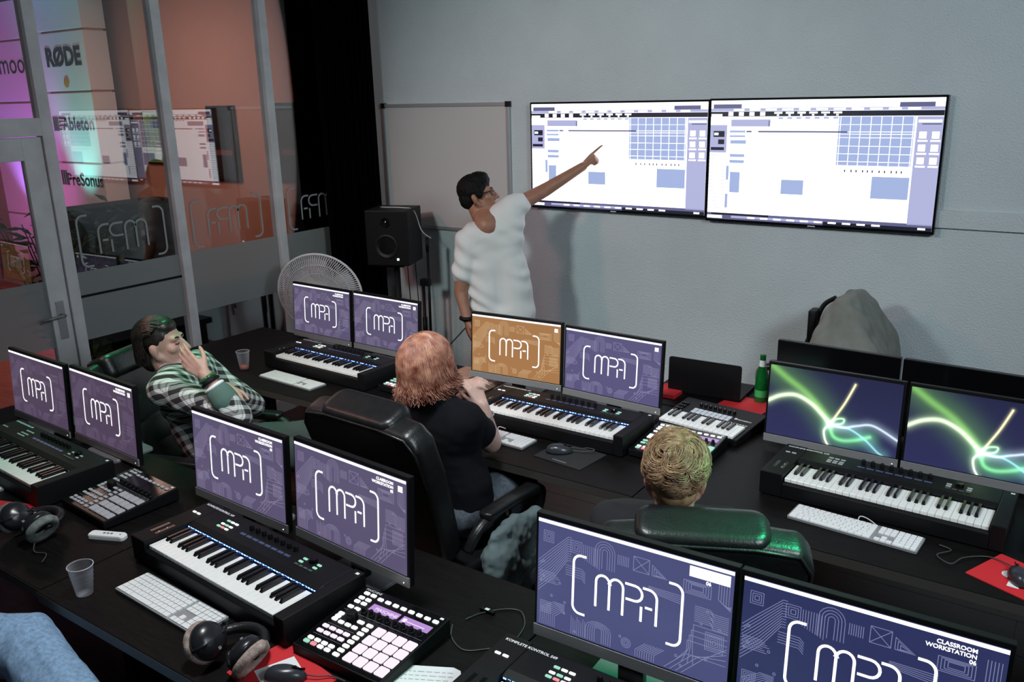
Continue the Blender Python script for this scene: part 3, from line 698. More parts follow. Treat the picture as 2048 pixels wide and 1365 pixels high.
MB().tube(spline([(.21, .114, .006), (.215, .121, .022), (.25, .122, .020)], 6), .002, 6).build('cable', M['cablew'], k3)
pa = at_z(547, 741, .76); pc_keyboard('white computer keyboard on the desk with the glass-wall cup', pa.x, pa.y-.105, -3., single=False)
pb = at_z(12, 975, .76); pc_keyboard('white computer keyboard beside the headphones with grey ear pads', pb.x-.43, pb.y-.10, -3., single=False)
# ------------------------------------------------------------------ drum pad controllers
M['padlit'] = emis('pad_lit', (1.0, .88, .99), 1.0)
M['paddim'] = mat('pad_unlit', (.42, .41, .45), .6)
M['lcdp'] = emis('lcd_purple', (.62, .36, .85), .75)
M['lcdtxt'] = emis('lcd_text', (.95, .85, 1), 1.1)
def padbox(label, x, y, ang, mode='lit', z=DZ):
    """320 x 295 mm pad controller; x,y = front left corner"""
    t = thing('pad_controller', label, 'drum pads', (x, y, z), rad(ang))
    link('case', shared('mcase', lambda: MB().add([(0, 0, .006), (.32, 0, .006), (.32, .295, .006), (0, .295, .006), (0, 0, .034), (.32, 0, .034), (.32, .295, .056), (0, .295, .056)],
        [(3, 2, 1, 0), (4, 5, 6, 7), (0, 1, 5, 4), (1, 2, 6, 5), (2, 3, 7, 6), (3, 0, 4, 7)]).mesh('case', M['black'], bevel=.004)), t)
    face = link('top_panel', shared('mtop', lambda: MB().rbox(.004, .316, .005, .290, 0, .0012, .004).mesh('top_panel', M['blackgloss'])), t, (0, 0, .0342), (math.atan2(.022, .295), 0, 0))
    def P(nm, key, f, xx, yy): return link(nm, shared(key, f), face, (xx, yy, .0012))
    pm = {'lit': 'padlit', 'off': 'paddim', 'green': 'btngreen'}[mode]
    lm = 'paddim' if mode == 'off' else 'btnlit'
    for i in range(4):
        for j in range(4): P('pad', ('pad', pm), lambda: MB().rbox(-.0158, .0158, -.0158, .0158, 0, .005, .003, 2, inset=.002, dz=.0015).mesh('pad', M[pm]), .186+.0375*i, .035+.0378*j)
    def B(xx, yy, m_=None, w_=.0095):
        m_ = m_ or lm
        P('button', ('mb', m_, w_), lambda: MB().rbox(-w_, w_, -.0058, .0058, 0, .003, .003, 2).mesh('button', M[m_]), xx, yy)
    for k in range(2): B(.033+.026*k, .266)
    for k in range(8): B(.090+.0293*k, .262)
    for a in (.033, .059):
        for b in (.243, .224, .197): B(a, b)
    for b in (.160, .1465, .133): B(.032, b)
    for a in (.059, .085, .110): B(a, .131)
    B(.110, .157, w_=.0115)
    for k in range(8): B(.1437, .025+.0189*k, w_=.0105)
    for i in range(4):
        for j in range(2):
            B(.032+.0263*i, .076+.0225*j, pm if mode != 'off' else lm, .0105)
            m_ = lm
            if mode != 'off' and j == 0: m_ = ['btngreen', 'btnred', lm, lm][i]
            B(.031+.0262*i, .026+.016*j, m_)
    for x0 in (.086, .201):
        P('display', ('mlcd', mode), lambda: MB().box(0, .103, 0, .028, 0, .0008).mesh('display', M['lcdp'] if mode != 'off' else M['blackgloss']), x0, .212)
    if mode == 'lit':
        text('display_text', 'MASCHINE', .017, M['lcdtxt'], face, (.104, .219, .0022), (0, 0, 0), 'LEFT', .0001)
        P('display_text', 'mline', lambda: MB().box(.02, .085, .010, .012, .001, .0014).box(.006, .018, .006, .02, .001, .0014).mesh('lines', M['lcdtxt']), .201, .212)
    for k in range(8): P('knob', 'mknob', lambda: MB().lathe([(.0095, 0), (.0095, .003), (.0068, .005), (.006, .017), (.005, .018)], n=14).mesh('knob', M['black']), .086+.0296*k, .196)
    P('jog_wheel', 'mjog', lambda: MB().lathe([(.017, 0), (.0165, .014), (.014, .019), (.012, .0195)], n=20).mesh('jog', M['black']), .071, .163)
    for yy, x0, x1 in ((.1125, .025, .125), (.061, .02, .125), (.181, .02, .31)): P('divider_line', ('mdiv', x0, x1), lambda: MB().box(x0, x1, 0, .001, 0, .0003).mesh('line', M['greyink']), 0, yy)
    text('logo_text', 'MASCHINE', .0125, M['print'], face, (.016, .279, .0014), (0, 0, 0), 'LEFT', .0001)
    P('corner_badge', 'mbadge', lambda: MB().box(0, .012, 0, .008, 0, .0004).mesh('badge', M['print']), .296, .278)
    return t
padbox('white-lit drum pad controller beside the red mouse pad', -1.673, 1.314, .5, 'lit')
padbox('drum pad controller with grey unlit pads in the front row', -3.100, 1.450, -4., 'off')
padbox('green-lit drum pad controller in front of the small keyboard', -1.503, 2.985, 0., 'green')
pc = at_z(755, 768, .79); padbox('green-lit drum pad controller partly hidden by the red hair', pc.x, pc.y, -2., 'green')
padbox('pink-lit drum pad controller beside the unlit piano keyboard', -.060, 2.940, -2., 'lit')
# ------------------------------------------------------------------ small 25-key keyboard, laptop, bottle
M['nkpad'] = mat('nk_pad', (.62, .66, .72), .5)
nf = at_z(1319, 834, .80)
t = thing('mini_keyboard', 'small black keyboard with white pads, in front of the laptop', 'keyboard', (-1.535, 3.358, DZ), rad(-7))
KW = .365; D = .20
MB().add([(-.02, -.01, .004), (KW+.02, -.01, .004), (KW+.02, .285, .004), (-.02, .285, .004), (-.02, -.01, .03), (KW+.02, -.01, .03), (KW+.02, .285, .055), (-.02, .285, .055)],
    [(3, 2, 1, 0), (4, 5, 6, 7), (0, 1, 5, 4), (1, 2, 6, 5), (2, 3, 7, 6), (3, 0, 4, 7)]).build('case', M['black'], t, bevel=.003)
fc = link('top_panel', MB().box(-.018, KW+.018, 0, .293, 0, .001).mesh('top_panel', M['black']), t, (0, -.008, .0305), (math.atan2(.025, .295), 0, 0))
for i in range(15): link('white_key', shared('nwk', lambda: MB().box(.0004, KW/15-.0006, 0, .115, .001, .012).mesh('white_key', M['key'], bevel=.001, bseg=1)), fc, (i*KW/15, .004, 0))
for i in range(14):
    if i % 7 in BLACKS: link('black_key', shared('nbk', lambda: MB().box(-.006, .006, .045, .115, .012, .021).mesh('black_key', M['bkey'], bevel=.002)), fc, ((i+1)*KW/15, .004, 0))
for i in range(8):
    for j in range(2): link('pad', shared('npad', lambda: MB().rbox(0, .021, 0, .022, .001, .004, .002, 2).mesh('pad', M['nkpad'])), fc, (.075+.024*i, .15+.026*j, 0))
    link('knob', shared('nknob', lambda: MB().lathe([(.008, .001), (.007, .014), (.005, .017)], n=12).mesh('knob', M['metal'])), fc, (.085+.024*i, .235, 0))
for k in range(9): link('slider', shared('nsl', lambda: MB().box(-.004, .004, -.008, .008, .001, .008).mesh('slider', M['metal'])), fc, (.0+.012*(k % 3), .16+.03*(k//3), 0))
for k in range(6): link('button', shared('nbt', lambda: MB().rbox(-.005, .005, -.004, .004, .001, .003, .001, 2).mesh('button', M['btnoff'])), fc, (.285+.014*k, .145, 0))
text('logo_text', 'novation', (.019), M['print'], fc, (.292, .185, .0012), (0, 0, 0), 'LEFT', .0001, .0004)
MB()  .box(.277, .289, .185, .199, .001, .0014).build('emblem', M['print'], fc)
MB().tube(spline([(.34, .285, .04), (.37, .30, .045), (.40, .29, .05), (.41, .26, .03)], 6), .003, 6).build('cable', M['cablew'], t)
# laptop seen from behind
la = at_y(1336, 716, 3.80); lb = at_y(1484, 732, 3.83)
t = thing('laptop', 'open black laptop turned to the wall, behind the small keyboard', 'laptop', ((la.x+lb.x)/2, 3.82, DZ), rad(2)); W = (lb.x-la.x)/2
MB().rbox(-W, W, .0, .25, .004, .018, .01).build('base', M['black'], t)
lid = MB().rbox(-W, W, 0, (la.z+lb.z)/2-DZ-.012, -.004, .004, .012).build('lid', M['black'], t, loc=(0, .0, .012), rot=(rad(88), 0, 0))
MB().box(-W+.01, W-.01, .012, (la.z+lb.z)/2-DZ-.03, -.0046, -.0041).build('screen', M['blackgloss'], lid)
# green bottle
bp = at_z(1521, 803, .752)
t = thing('beer_bottle', 'green glass bottle with white neck label behind the aurora screen', 'bottle', (bp.x, bp.y, DZ))
bz = [(.03, 0), (.0305, .004), (.0305, .12), (.027, .15), (.015, .185), (.0135, .225), (.0145, .228), (.0145, .238), (.012, .24)]
gm = mat('green_glass', (.01, .22, .04), .06, spec=.7); gm.node_tree.nodes['Principled BSDF'].inputs['Transmission Weight'].default_value = .5
MB().lathe(bz, n=20).build('glass_body', gm, t, smooth=True)
MB().lathe([(.0165, .178), (.0150, .195), (.0143, .212)], n=20, cap=False).build('neck_label', M['paper'], t, smooth=True)
MB().lathe([(.031, .03), (.031, .065)], n=20, cap=False).build('body_label', mat('label_green', (.05, .45, .12), .5), t, smooth=True)
rp = at_z(1500, 812, .75)
o = MB().rbox(-.13, .10, -.12, .10, 0, .004, .008).build('mouse_pad', M['red'], loc=(rp.x, rp.y-.01, DZ), rot=(0, 0, rad(-8))); tag(o, 'red mat under the green bottle', 'mouse pad')
rp = at_z(1331, 782, .75)
o = MB().rbox(-.06, .06, -.08, .08, 0, .018, .004).build('book', M['red'], loc=(rp.x+.03, 3.80, DZ)); tag(o, 'red booklet lying beside the laptop', 'book')

# ------------------------------------------------------------------ mice, mats
def mouse(label, x, y, rz, z=.0, cable=None):
    t = thing('mouse', label, 'mouse', (x, y, DZ+z), rz)
    vs = []; fs = []; nu, nv = 18, 9                       # low dome, longer than wide, y forward
    for k in range(nv+1):
        f_ = PI/2*k/nv
        for i in range(nu):
            a = 2*PI*i/nu; wv = 1-.10*math.sin(a)*(1 if math.sin(a) > 0 else .2)
            vs.append((.031*math.cos(f_)**.7*math.cos(a)*wv, .057*math.cos(f_)**.7*math.sin(a), .004+.034*math.sin(f_)*(1-.22*math.sin(a)*math.cos(f_))))
    for k in range(nv):
        for i in range(nu): j = (i+1) % nu; fs.append((k*nu+i, k*nu+j, (k+1)*nu+j, (k+1)*nu+i))
    fs.append(tuple(range(nu-1, -1, -1)))
    MB().add(vs, fs).build('shell', shared_mat('mouse_shell'), t, smooth=True)
    MB().cyl((-.003, .026, .032), (.003, .026, .032), .008, n=12).build('scroll_wheel', M['black'], t)
    MB().box(-.0005, .0005, .012, .054, .026, .0335).build('button_seam', M['blackgloss'], t)
    if cable: MB().tube(spline(cable, 8), .0019, 6).build('cable', M['cable2'], t, smooth=True)
    return t
M['cable2'] = mat('cable_grey', (.06, .06, .06), .45)
M['mouse_shell'] = mat('mouse_shell', (.030, .034, .042), .28)
def shared_mat(k): return M[k]
def mousepad(label, c, size, rz, mt, emblem=None):
    t = thing('mouse_pad', label, 'mouse pad', (c[0], c[1], DZ), rz)
    MB().rbox(-size[0]/2, size[0]/2, -size[1]/2, size[1]/2, 0, .003, .004).build('mat_sheet', mt, t)
    return t
# front red pad: corners measured from the photograph
pT = at_z(567, 1287, DZ); pL = at_z(447, 1350, DZ); pR = at_z(680, 1358, DZ); cx = (pL.x+pR.x)/2; cy = (pL.y+pR.y)/2
dv = (pT-pL); ang = math.atan2(dv.y, dv.x); sz = dv.length
t = mousepad('red mouse pad with a white emblem by the lit drum pads', (cx, cy), (sz, (pR-pT).length), ang, M['red'])
MB().box(-.055, .055, -.045, .060, .003, .0034).build('white_emblem', M['paper'], t, rot=(0, 0, rad(-14)))
mp_ = at_z(566, 1362, DZ); mouse('black mouse on the red pad by the lit drum pads', mp_.x+.005, mp_.y+.005, rad(-55), .003, [(0, .055, .012), (.004, .085, .010), (.0, .12, .006), (.02, .16, .004)])
# right red pad
pL = at_z(1930, 1147, DZ); pT = at_z(2002, 1110, DZ)
dv = pT-pL; ang = math.atan2(dv.y, dv.x); u1 = dv.normalized(); v1 = Vector((u1.y, -u1.x, 0))
c_ = pL+u1*.10+v1*.12
t = mousepad('red mouse pad below the pink-lit drum pads', (c_.x, c_.y), (.20, .24), ang, M['red'])
MB().lathe([(.024, .003), (.024, .0034)], n=24).build('white_disc', M['paper'], t, loc=(-.0, .035, 0))
MB().box(-.02, .02, -.016, .016, .003, .0034).build('white_emblem', M['paper'], t, loc=(-.045, .0, 0), rot=(0, 0, .3))
mp_ = at_z(2036, 1166, DZ); mouse('black mouse on the red pad below the pink-lit drum pads', mp_.x, mp_.y+.012, rad(20), .003,
     [(0, .055, .012), (-.05, .12, .004), (-.13, .10, .004), (-.18, .05, .004), (-.21, .10, .004), (-.16, .14, .004), (-.19, .17, .004)])
# centre black pad
pc = at_z(1140, 912, DZ); t = mousepad('black mouse pad with small white print near the woman', (pc.x, pc.y), (.24, .19), rad(-6), M['black_mat'])
MB().box(-.035, .035, -.078, -.072, .003, .0033).build('print_line', M['greyink'], t)
mp_ = at_z(1117, 908, DZ); mouse('dark mouse on the black mouse pad', mp_.x, mp_.y+.005, rad(-62), .003,
     [(0, .055, .012), (.01, .11, .012), (.01, .15, .02), (-.01, .12, .02), (-.02, .09, .012), (-.04, .06, .006), (-.05, .01, .004)])
# front left red pad under the far headphones
pp = at_z(22, 1035, DZ); mousepad('red mouse pad under the far headphones', (pp.x-.06, pp.y-.02), (.24, .20), rad(20), M['red'])
pp = at_z(2, 1050, DZ); o = MB().rbox(-.05, .05, -.03, .03, 0, .003, .004).build('paper_slip', M['paper'], loc=(pp.x-.01, pp.y, DZ+.003), rot=(0, 0, .5)); tag(o, 'small white slip on the far red mouse pad', 'paper')

# ------------------------------------------------------------------ headphones
M['earpad'] = mat('worn_velour', (.36, .28, .25), .95, noise_=(60, .5), bump=(200, .5, .004))
M['cup'] = mat('headphone_cup', (.015, .016, .020), .28)
def headphones(label, x, y, rz, pad):
    t = thing('headphones', label, 'headphones', (x, y, DZ), rz)
    for sx, nm in ((-1, 0), (1, 1)):
        e = link('ear_cup', None, t, (sx*.072, 0, .064), (0, rad(-sx*58), 0)); e.scale = (1.14,)*3
        MB().lathe([(.0, .036), (.022, .034), (.040, .024), (.046, .010), (.046, .002), (.030, 0)], n=28).build('cup_shell', M['cup'], e, smooth=True)
        MB().lathe([(.034, -.001), (.047, -.002), (.052, -.012), (.048, -.024), (.036, -.026), (.026, -.018), (.028, -.004)], n=28, cap=False).build('ear_pad', pad, e, smooth=True)
        MB().box(-.002, .030, -.004, .004, .030, .0335).build('cup_text_band', M['greyink'], e)
        MB().tube([(0, -.05, .008), (0, -.03, .030), (0, .03, .030), (0, .055, .008)], .005, 6).build('yoke', M['cup'], e, smooth=True)
    arcp = [(-.085*math.cos(PI*k/14), .01+.10*math.sin(PI*k/14), .055+.0*k) for k in range(15)]
    MB().tube(arcp, [.009+.007*math.sin(PI*k/14) for k in range(15)], 10).build('headband', M['leather'], t, smooth=True)
    MB().tube(spline([(.08, -.03, .02), (.12, -.06, .0075), (.17, -.05, .0075), (.21, -.09, .0075)], 8), .002, 6).build('cable', M['cable2'], t, smooth=True)
    return t
hp = at_z(452, 1290, .79); headphones('headphones with worn beige ear pads by the white keyboard', hp.x+.045, hp.y-.03, rad(8), M['earpad'])
hp = at_z(45, 1050, .79); headphones('headphones with grey ear pads resting on the red mat', hp.x+.04, hp.y-.0, rad(5), mat('velour_grey', (.16, .18, .17), .95, noise_=(60, .4)))

# ------------------------------------------------------------------ cups, remote, notebook, box, cable
cg = bpy.data.materials.new('clear_plastic'); cg.use_nodes = True; nt = cg.node_tree
for n in list(nt.nodes): nt.nodes.remove(n)
out = nt.nodes.new('ShaderNodeOutputMaterial'); mx = nt.nodes.new('ShaderNodeMixShader'); tr = nt.nodes.new('ShaderNodeBsdfTransparent'); gs = nt.nodes.new('ShaderNodeBsdfPrincipled')
gs.inputs['Base Color'].default_value = (.55, .56, .62, 1); gs.inputs['Roughness'].default_value = .15; lw = nt.nodes.new('ShaderNodeLayerWeight'); lw.inputs[0].default_value = .35
ma = nt.nodes.new('ShaderNodeMath'); ma.operation = 'MULTIPLY_ADD'; ma.inputs[1].default_value = .8; ma.inputs[2].default_value = .08
nt.links.new(lw.outputs['Facing'], ma.inputs[0]); nt.links.new(ma.outputs[0], mx.inputs[0]); nt.links.new(tr.outputs[0], mx.inputs[1]); nt.links.new(gs.outputs[0], mx.inputs[2]); nt.links.new(mx.outputs[0], out.inputs[0])
M['clear'] = cg
def cup(label, px, h, drink=None):
    p = at_z(*px, DZ); t = thing('plastic_cup', label, 'cup', (p.x, p.y, DZ))
    MB().lathe([(.0, .001), (.024, .001), (.025, .003), (.037, h-.002)], n=32, cap=False).build('wall', cg, t, smooth=True)
    MB().lathe([(.037, h-.003), (.039, h-.002), (.039, h), (.0365, h)], n=32, cap=False).build('rim', mat('cup_rim', (.5, .5, .55), .2), t, smooth=True)
    for k in range(3): MB().lathe([(.0305+.002*k, h*(.45+.14*k)), (.0312+.002*k, h*(.46+.14*k)), (.0308+.002*k, h*(.47+.14*k))], n=32, cap=False).build('rib', cg, t, smooth=True)
    if drink: MB().lathe([(.023, .002), (.0265, .022), (.0, .022)], n=24).build('drink', drink, t, smooth=True)
cup('empty clear plastic cup on the near desk by the remote', (170, 1188), .10)
cup('clear plastic cup with an orange rest of drink by the glass wall', (489, 738), .105, mat('orange_drink', (.55, .10, .03), .2))
a, b = at_z(180, 1073, DZ), at_z(252, 1079, DZ); c_ = (a+b)/2; L = (b-a).length
t = thing('remote_control', 'slim white remote control lying beside the clear cup', 'remote', (c_.x, c_.y, DZ), math.atan2((b-a).y, (b-a).x))
MB().rbox(-L/2, L/2, -.018, .018, 0, .016, .012, 5, inset=.004, dz=.005).build('body', M['white'], t)
for k in range(3): MB().lathe([(.005, .016), (.0045, .0175)], n=12).build('button', M['greyink'], t, loc=(-.012+.014*k, .002, 0))
MB().lathe([(.003, .016), (.003, .017)], n=10).build('button', M['greyink'], t, loc=(L*.36, 0, 0))
a = at_z(772, 1328, .757); b = at_z(920, 1337, .757); dv = b-a
t = thing('notebook', 'open white notebook page with handwriting below the drum pads', 'notebook', (a.x, a.y, DZ), math.atan2(dv.y, dv.x))
MB().prism([(0, 0), (0, -.29), (.21, -.29), (.21, -.03), (.205, -.012), (.185, 0)], 0, .007).build('pages', M['paper'], t)
random.seed(2); ln = MB()
for k in range(12):
    x = .02
    while x < .18: w_ = random.uniform(.006, .02); ln.box(x, x+w_, -.025-.016*k, -.0225-.016*k, .007, .0073); x += w_+.005
ln.build('handwriting', mat('pencil', (.35, .38, .42), .8), t)
bx = at_z(965, 768, DZ)
t = thing('cardboard_box', 'flat brown cardboard box with dark label beneath the orange screen', 'box', (bx.x-.04, bx.y+.02, DZ), rad(-3))
MB().box(-.17, .13, -.10, .10, .0, .03).build('carton', mat('cardboard', (.36, .20, .14), .75, noise_=(20, .1)), t, bevel=.003)
MB().box(-.02, .055, -.075, .075, .03, .0306).build('label_patch', mat('dark_label', (.03, .02, .02), .6), t)
MB().box(.0, .035, -.05, .02, .0306, .031).build('red_lettering', mat('rust_ink', (.35, .07, .04), .6), t)
cb = [at_z(x, y, DZ+.003) for x, y in ((905, 1250), (903, 1275), (925, 1300), (965, 1300), (1020, 1288), (1048, 1255), (1045, 1228), (1030, 1220), (1000, 1220), (960, 1228), (930, 1240))]
t = thing('usb_cable', 'thin black cable looped on the desk beside the drum pads', 'cable', (cb[0].x, cb[0].y, DZ))
MB().tube(spline([p-Vector((cb[0].x, cb[0].y, DZ)) for p in cb], 6), .002, 6).build('cord', M['cable2'], t, smooth=True)
pq = at_z(975, 1226, DZ)-Vector((cb[0].x, cb[0].y, DZ)); MB().cbox((pq.x, pq.y, .006), (.05, .012, .010)).build('plug', M['black'], t, bevel=.002); MB().cbox((pq.x, pq.y, .0115), (.014, .010, .001)).build('plug_label', M['print'], t)

# ------------------------------------------------------------------ fan, speaker, mic stand
t = thing('pedestal_fan', 'white round pedestal fan standing by the glass wall', 'fan', (-4.30, 3.93, 0), rad(30))
fm = mat('fan_white', (.74, .73, .75), .5)
FH = .955; FR = .285
MB().lathe([(.17, 0), (.17, .02), (.05, .04), (.02, .05)], n=28).build('base', fm, t, smooth=True)
MB().cyl((0, 0, .04), (0, 0, FH-.1), .014).build('pole', fm, t)
hd = link('fan_head', None, t, (0, 0, FH), (rad(12), 0, 0))
MB().cyl((0, .02, 0), (0, .15, 0), .06, .045, 20).build('motor', fm, hd, smooth=True)
def tor(R_, r_, y, n=40): return [(R_*math.cos(2*PI*k/n), y, R_*math.sin(2*PI*k/n)) for k in range(n+1)]
MB().tube(tor(FR, .008, -.02), .008, 8, cap=False).build('cage_rim', fm, hd, smooth=True)
sp = MB(); 
for k in range(110):
    a = 2*PI*k/110; sp.tube([(FR*math.cos(a), -.02, FR*math.sin(a)), (FR*.6*math.cos(a+.12), -.055, FR*.6*math.sin(a+.12)), (.06*math.cos(a+.25), -.065, .06*math.sin(a+.25))], .0024, 4, cap=False)
    sp.tube([(FR*math.cos(a), -.02, FR*math.sin(a)), (FR*.6*math.cos(a), .035, FR*.6*math.sin(a)), (.06*math.cos(a), .045, .06*math.sin(a))], .0024, 4, cap=False)
for R_ in (.10, .16, .22): sp.tube(tor(R_, .002, -.062+.0006*R_*100), .0024, 4, cap=False)
tag(sp.build('wire_cage', fm, hd), kind='stuff')
MB().lathe([(.075, 0), (.075, .006), (.06, .012), (0, .014)], n=32).build('hub_cap', mat('fan_hub', (.66, .66, .70), .4), hd, loc=(0, -.062, 0), rot=(PI/2, 0, 0))
bl = mat('fan_blade', (.40, .40, .43), .4)
for k in range(5):
    vs = []; a0 = 2*PI*k/5
    for i in range(7):
        for j, r_ in enumerate((.05, .15, .25)): a = a0+i/6*(.9-.1*j); vs.append((r_*math.cos(a), -.03+.05*i/6, r_*math.sin(a)))
    mb = MB().add(vs, [(i*3+j, i*3+j+1, (i+1)*3+j+1, (i+1)*3+j) for i in range(6) for j in range(2)]); o = mb.build('blade', bl, hd, smooth=True); o.modifiers.new('s', 'SOLIDIFY').thickness = .003
MB().tube([(0, .10, -.05), (0, .06, -.12), (0, 0, -.14)], .02, 8).build('tilt_joint', fm, hd, smooth=True)
# studio monitor speaker on its stand
sp_ = at_y(788, 527, 4.45)
t = thing('speaker_stand', 'black pole stand under the loudspeaker', 'stand', (sp_.x-.02, 4.50, 0), rad(22))
SZ = sp_.z
MB().cyl((0, 0, .02), (0, 0, SZ-.02), .022, n=14).build('pole', M['black'], t, smooth=True)
MB().box(-.10, .085, -.10, .075, SZ-.02, SZ-.001).build('top_plate', M['black'], t, bevel=.003)
for a in range(3): MB().cyl((0, 0, .12), (.19*math.cos(a*2.1+.5), .19*math.sin(a*2.1+.5), .012), .012).build('leg', M['black'], t)
t = thing('loudspeaker', 'black studio loudspeaker with a small lit lamp, by the whiteboard', 'speaker', (sp_.x-.02, 4.50, SZ), rad(22))
MB().box(-.16, .15, -.15, .15, 0, .385).build('cabinet', M['black'], t, bevel=.008)
MB().lathe([(.085, 0), (.085, .006), (.075, .008), (.03, -.012), (0, -.008)], n=30).build('woofer', mat('woofer', (.008, .008, .010), .45, spec=.3), t, loc=(-.01, -.150, .135), rot=(PI/2, 0, 0))
MB().lathe([(.035, 0), (.03, .005), (.012, .002), (0, .006)], n=24).build('tweeter', M['blackgloss'], t, loc=(-.01, -.150, .30), rot=(PI/2, 0, 0))
MB().box(.062, .076, -.153, -.150, .04, .054).build('power_led', emis('speaker_led', (.6, .9, 1), 4.), t)
MB().tube(spline([(-.10, .02, .386), (.09, -.02, .388), (.152, .0, .36), (.19, .03, .22), (.24, .08, .16)], 6), .004, 6).build('cable', M['cablew'], t, smooth=True)
MB().tube(spline([(.10, .11, 0), (.11, .11, -.3), (.12, .12, -.9)], 6), .004, 6).build('cable', M['cable'], t); MB().tube(spline([(.04, .11, 0), (.05, .11, -.35), (.06, .12, -.9)], 6), .004, 6).build('cable', M['cable'], t)
ms = at_y(853, 600, 4.58)
t = thing('microphone_stand', 'thin black microphone stand with folded boom before the wall', 'stand', (ms.x, 4.58, 0), rad(10))
jz = at_y(852, 565, 4.58).z; tz = at_y(859, 476, 4.58).z
MB().cyl((-.02, 0, .08), (-.02, 0, jz), .011).build('lower_tube', M['black'], t, smooth=True)
MB().cyl((-.02, 0, .5), (-.02, 0, .68), .017).build('clutch', M['black'], t, smooth=True)
MB().cyl((.018, 0, .25), (.03, 0, tz-.08), .010).build('boom', M['black'], t, smooth=True)
MB().cyl((.029, 0, tz-.10), (.030, 0, tz), .013).build('boom_grip', M['black'], t, smooth=True)
MB().cbox((0, 0, jz), (.075, .04, .05)).build('swivel_joint', M['black'], t, bevel=.006)
for a in range(3): MB().cyl((-.02, 0, .10), (-.02+.18*math.cos(a*2.1), .18*math.sin(a*2.1), .01), .009).build('leg', M['black'], t)
# ------------------------------------------------------------------ executive chairs
def chair(label, x, y, rz, recline=16., H=.66, W=.60, zback=.50):
    """origin on the floor below the seat centre, faces local +y"""
    t = thing('office_chair', label, 'chair', (x, y, 0), rz)
    MB().rbox(-.27, .27, -.26, .26, .33, .45, .09, 5).build('seat', M['leather'], t, smooth=True, bevel=.03, bseg=3)
    b = link('backrest', None, t, (0, -.23, zback), (rad(recline), 0, 0))
    def up(mb): return mb.xf(Matrix(((1, 0, 0), (0, 0, 1), (0, 1, 0))).to_4x4())
    up(MB().prism([(-.24, 0), (.24, 0), (.265, .15), (W/2, .42), (W/2, H-.07), (W/2-.035, H-.015), (.14, H-.0), (-.14, H-.0), (-W/2+.035, H-.015), (-W/2, H-.07), (-W/2, .42), (-.265, .15)], -.055, .055)).build('back_shell', M['leather'], b, smooth=True, bevel=.032, bseg=4)
    MB().tube([(-W/2+.012, -.052, .42), (-W/2+.012, -.052, H-.085), (-W/2+.045, -.052, H-.028), (-.14, -.052, H-.012), (.14, -.052, H-.012), (W/2-.045, -.052, H-.028), (W/2-.012, -.052, H-.085), (W/2-.012, -.052, .42)], .006, 6).build('piping', M['leather'], b, smooth=True)
    hr = MB().rbox(-.185, .185, -.075, .075, -.06, .06, .05, 5); hr.xf(Matrix.Translation((0, .022, H-.045)))
    hr.build('headrest', M['leather'], b, smooth=True, bevel=.035, bseg=4)
    for z in (.20, .33): MB().rbox(-.20, .20, .045, .075, z-.06, z+.05, .02).build('back_pad', M['leather'], b, smooth=True, bevel=.012)
    for sx in (-1, 1):
        MB().tube(spline([(sx*.30, -.23, .55), (sx*.315, -.16, .635), (sx*.315, .02, .66), (sx*.31, .20, .645), (sx*.30, .25, .60), (sx*.28, .22, .50), (sx*.24, .10, .43)], 6), .022, 10).build('armrest', M['leather'], t, smooth=True)
        MB().rbox(sx*.315-.032, sx*.315+.032, -.15, .20, .655, .685, .028, 4).build('arm_pad', M['leather'], t, smooth=True, bevel=.01)
    MB().cyl((0, 0, .10), (0, 0, .34), .028).build('gas_column', M['metal'], t, smooth=True)
    for k in range(5):
        a = 2*PI*k/5+.3; c, s = math.cos(a), math.sin(a)
        lg = MB().add([(0, -.03, .09), (0, .03, .09), (.29, .02, .07), (.29, -.02, .07), (0, -.03, .14), (0, .03, .14), (.29, .02, .095), (.29, -.02, .095)],
             [(0, 1, 2, 3), (7, 6, 5, 4), (0, 4, 5, 1), (1, 5, 6, 2), (2, 6, 7, 3), (3, 7, 4, 0)]).build('base_leg', M['wood'], t, bevel=.006, rot=(0, 0, a))
        MB().cyl((.27*c-.012*s, .27*s+.012*c, .03), (.27*c+.012*s, .27*s-.012*c, .03), .03, n=14).build('caster', M['black'], t)
    return t
chair('black leather chair with tall back behind the red-haired woman', -2.10, 2.52, rad(-3), 19)
chair('black leather chair of the blond man, its padded headrest lit green', -.948, 2.363, rad(25), 15, H=.575)
chair('black leather chair the long-haired man leans back in', -3.40, 2.33, rad(-72), 24, H=.60)
chair('office chair against the back wall with a jacket over it', -1.30, 4.47, rad(90), 8, H=.56, W=.40)
chair('office chair of the person in jeans, pulled up to the front row', -2.98, .47, rad(-35), 14)

# ------------------------------------------------------------------ people
def remesh(mb, voxel, it=4, disp=None, fac=.5):
    me = mb.mesh('tmp'); o = bpy.data.objects.new('tmp', me); COL.objects.link(o)
    r = o.modifiers.new('r', 'REMESH'); r.mode = 'VOXEL'; r.voxel_size = voxel
    s_ = o.modifiers.new('s', 'SMOOTH'); s_.iterations = it; s_.factor = fac
    dg = bpy.context.evaluated_depsgraph_get(); me2 = bpy.data.meshes.new_from_object(o.evaluated_get(dg))
    bpy.data.objects.remove(o); bpy.data.meshes.remove(me)
    if disp:
        n = len(me2.vertices); co = np.empty(n*3, 'f'); me2.vertices.foreach_get('co', co); co = co.reshape(-1, 3)
        no = np.array([v.normal for v in me2.vertices])
        d = np.array([disp(Vector(c)) for c in co]); co = co+no*d[:, None]; me2.vertices.foreach_set('co', co.astype('f').ravel())
    me2.polygons.foreach_set('use_smooth', [True]*len(me2.polygons)); me2.update(); return me2
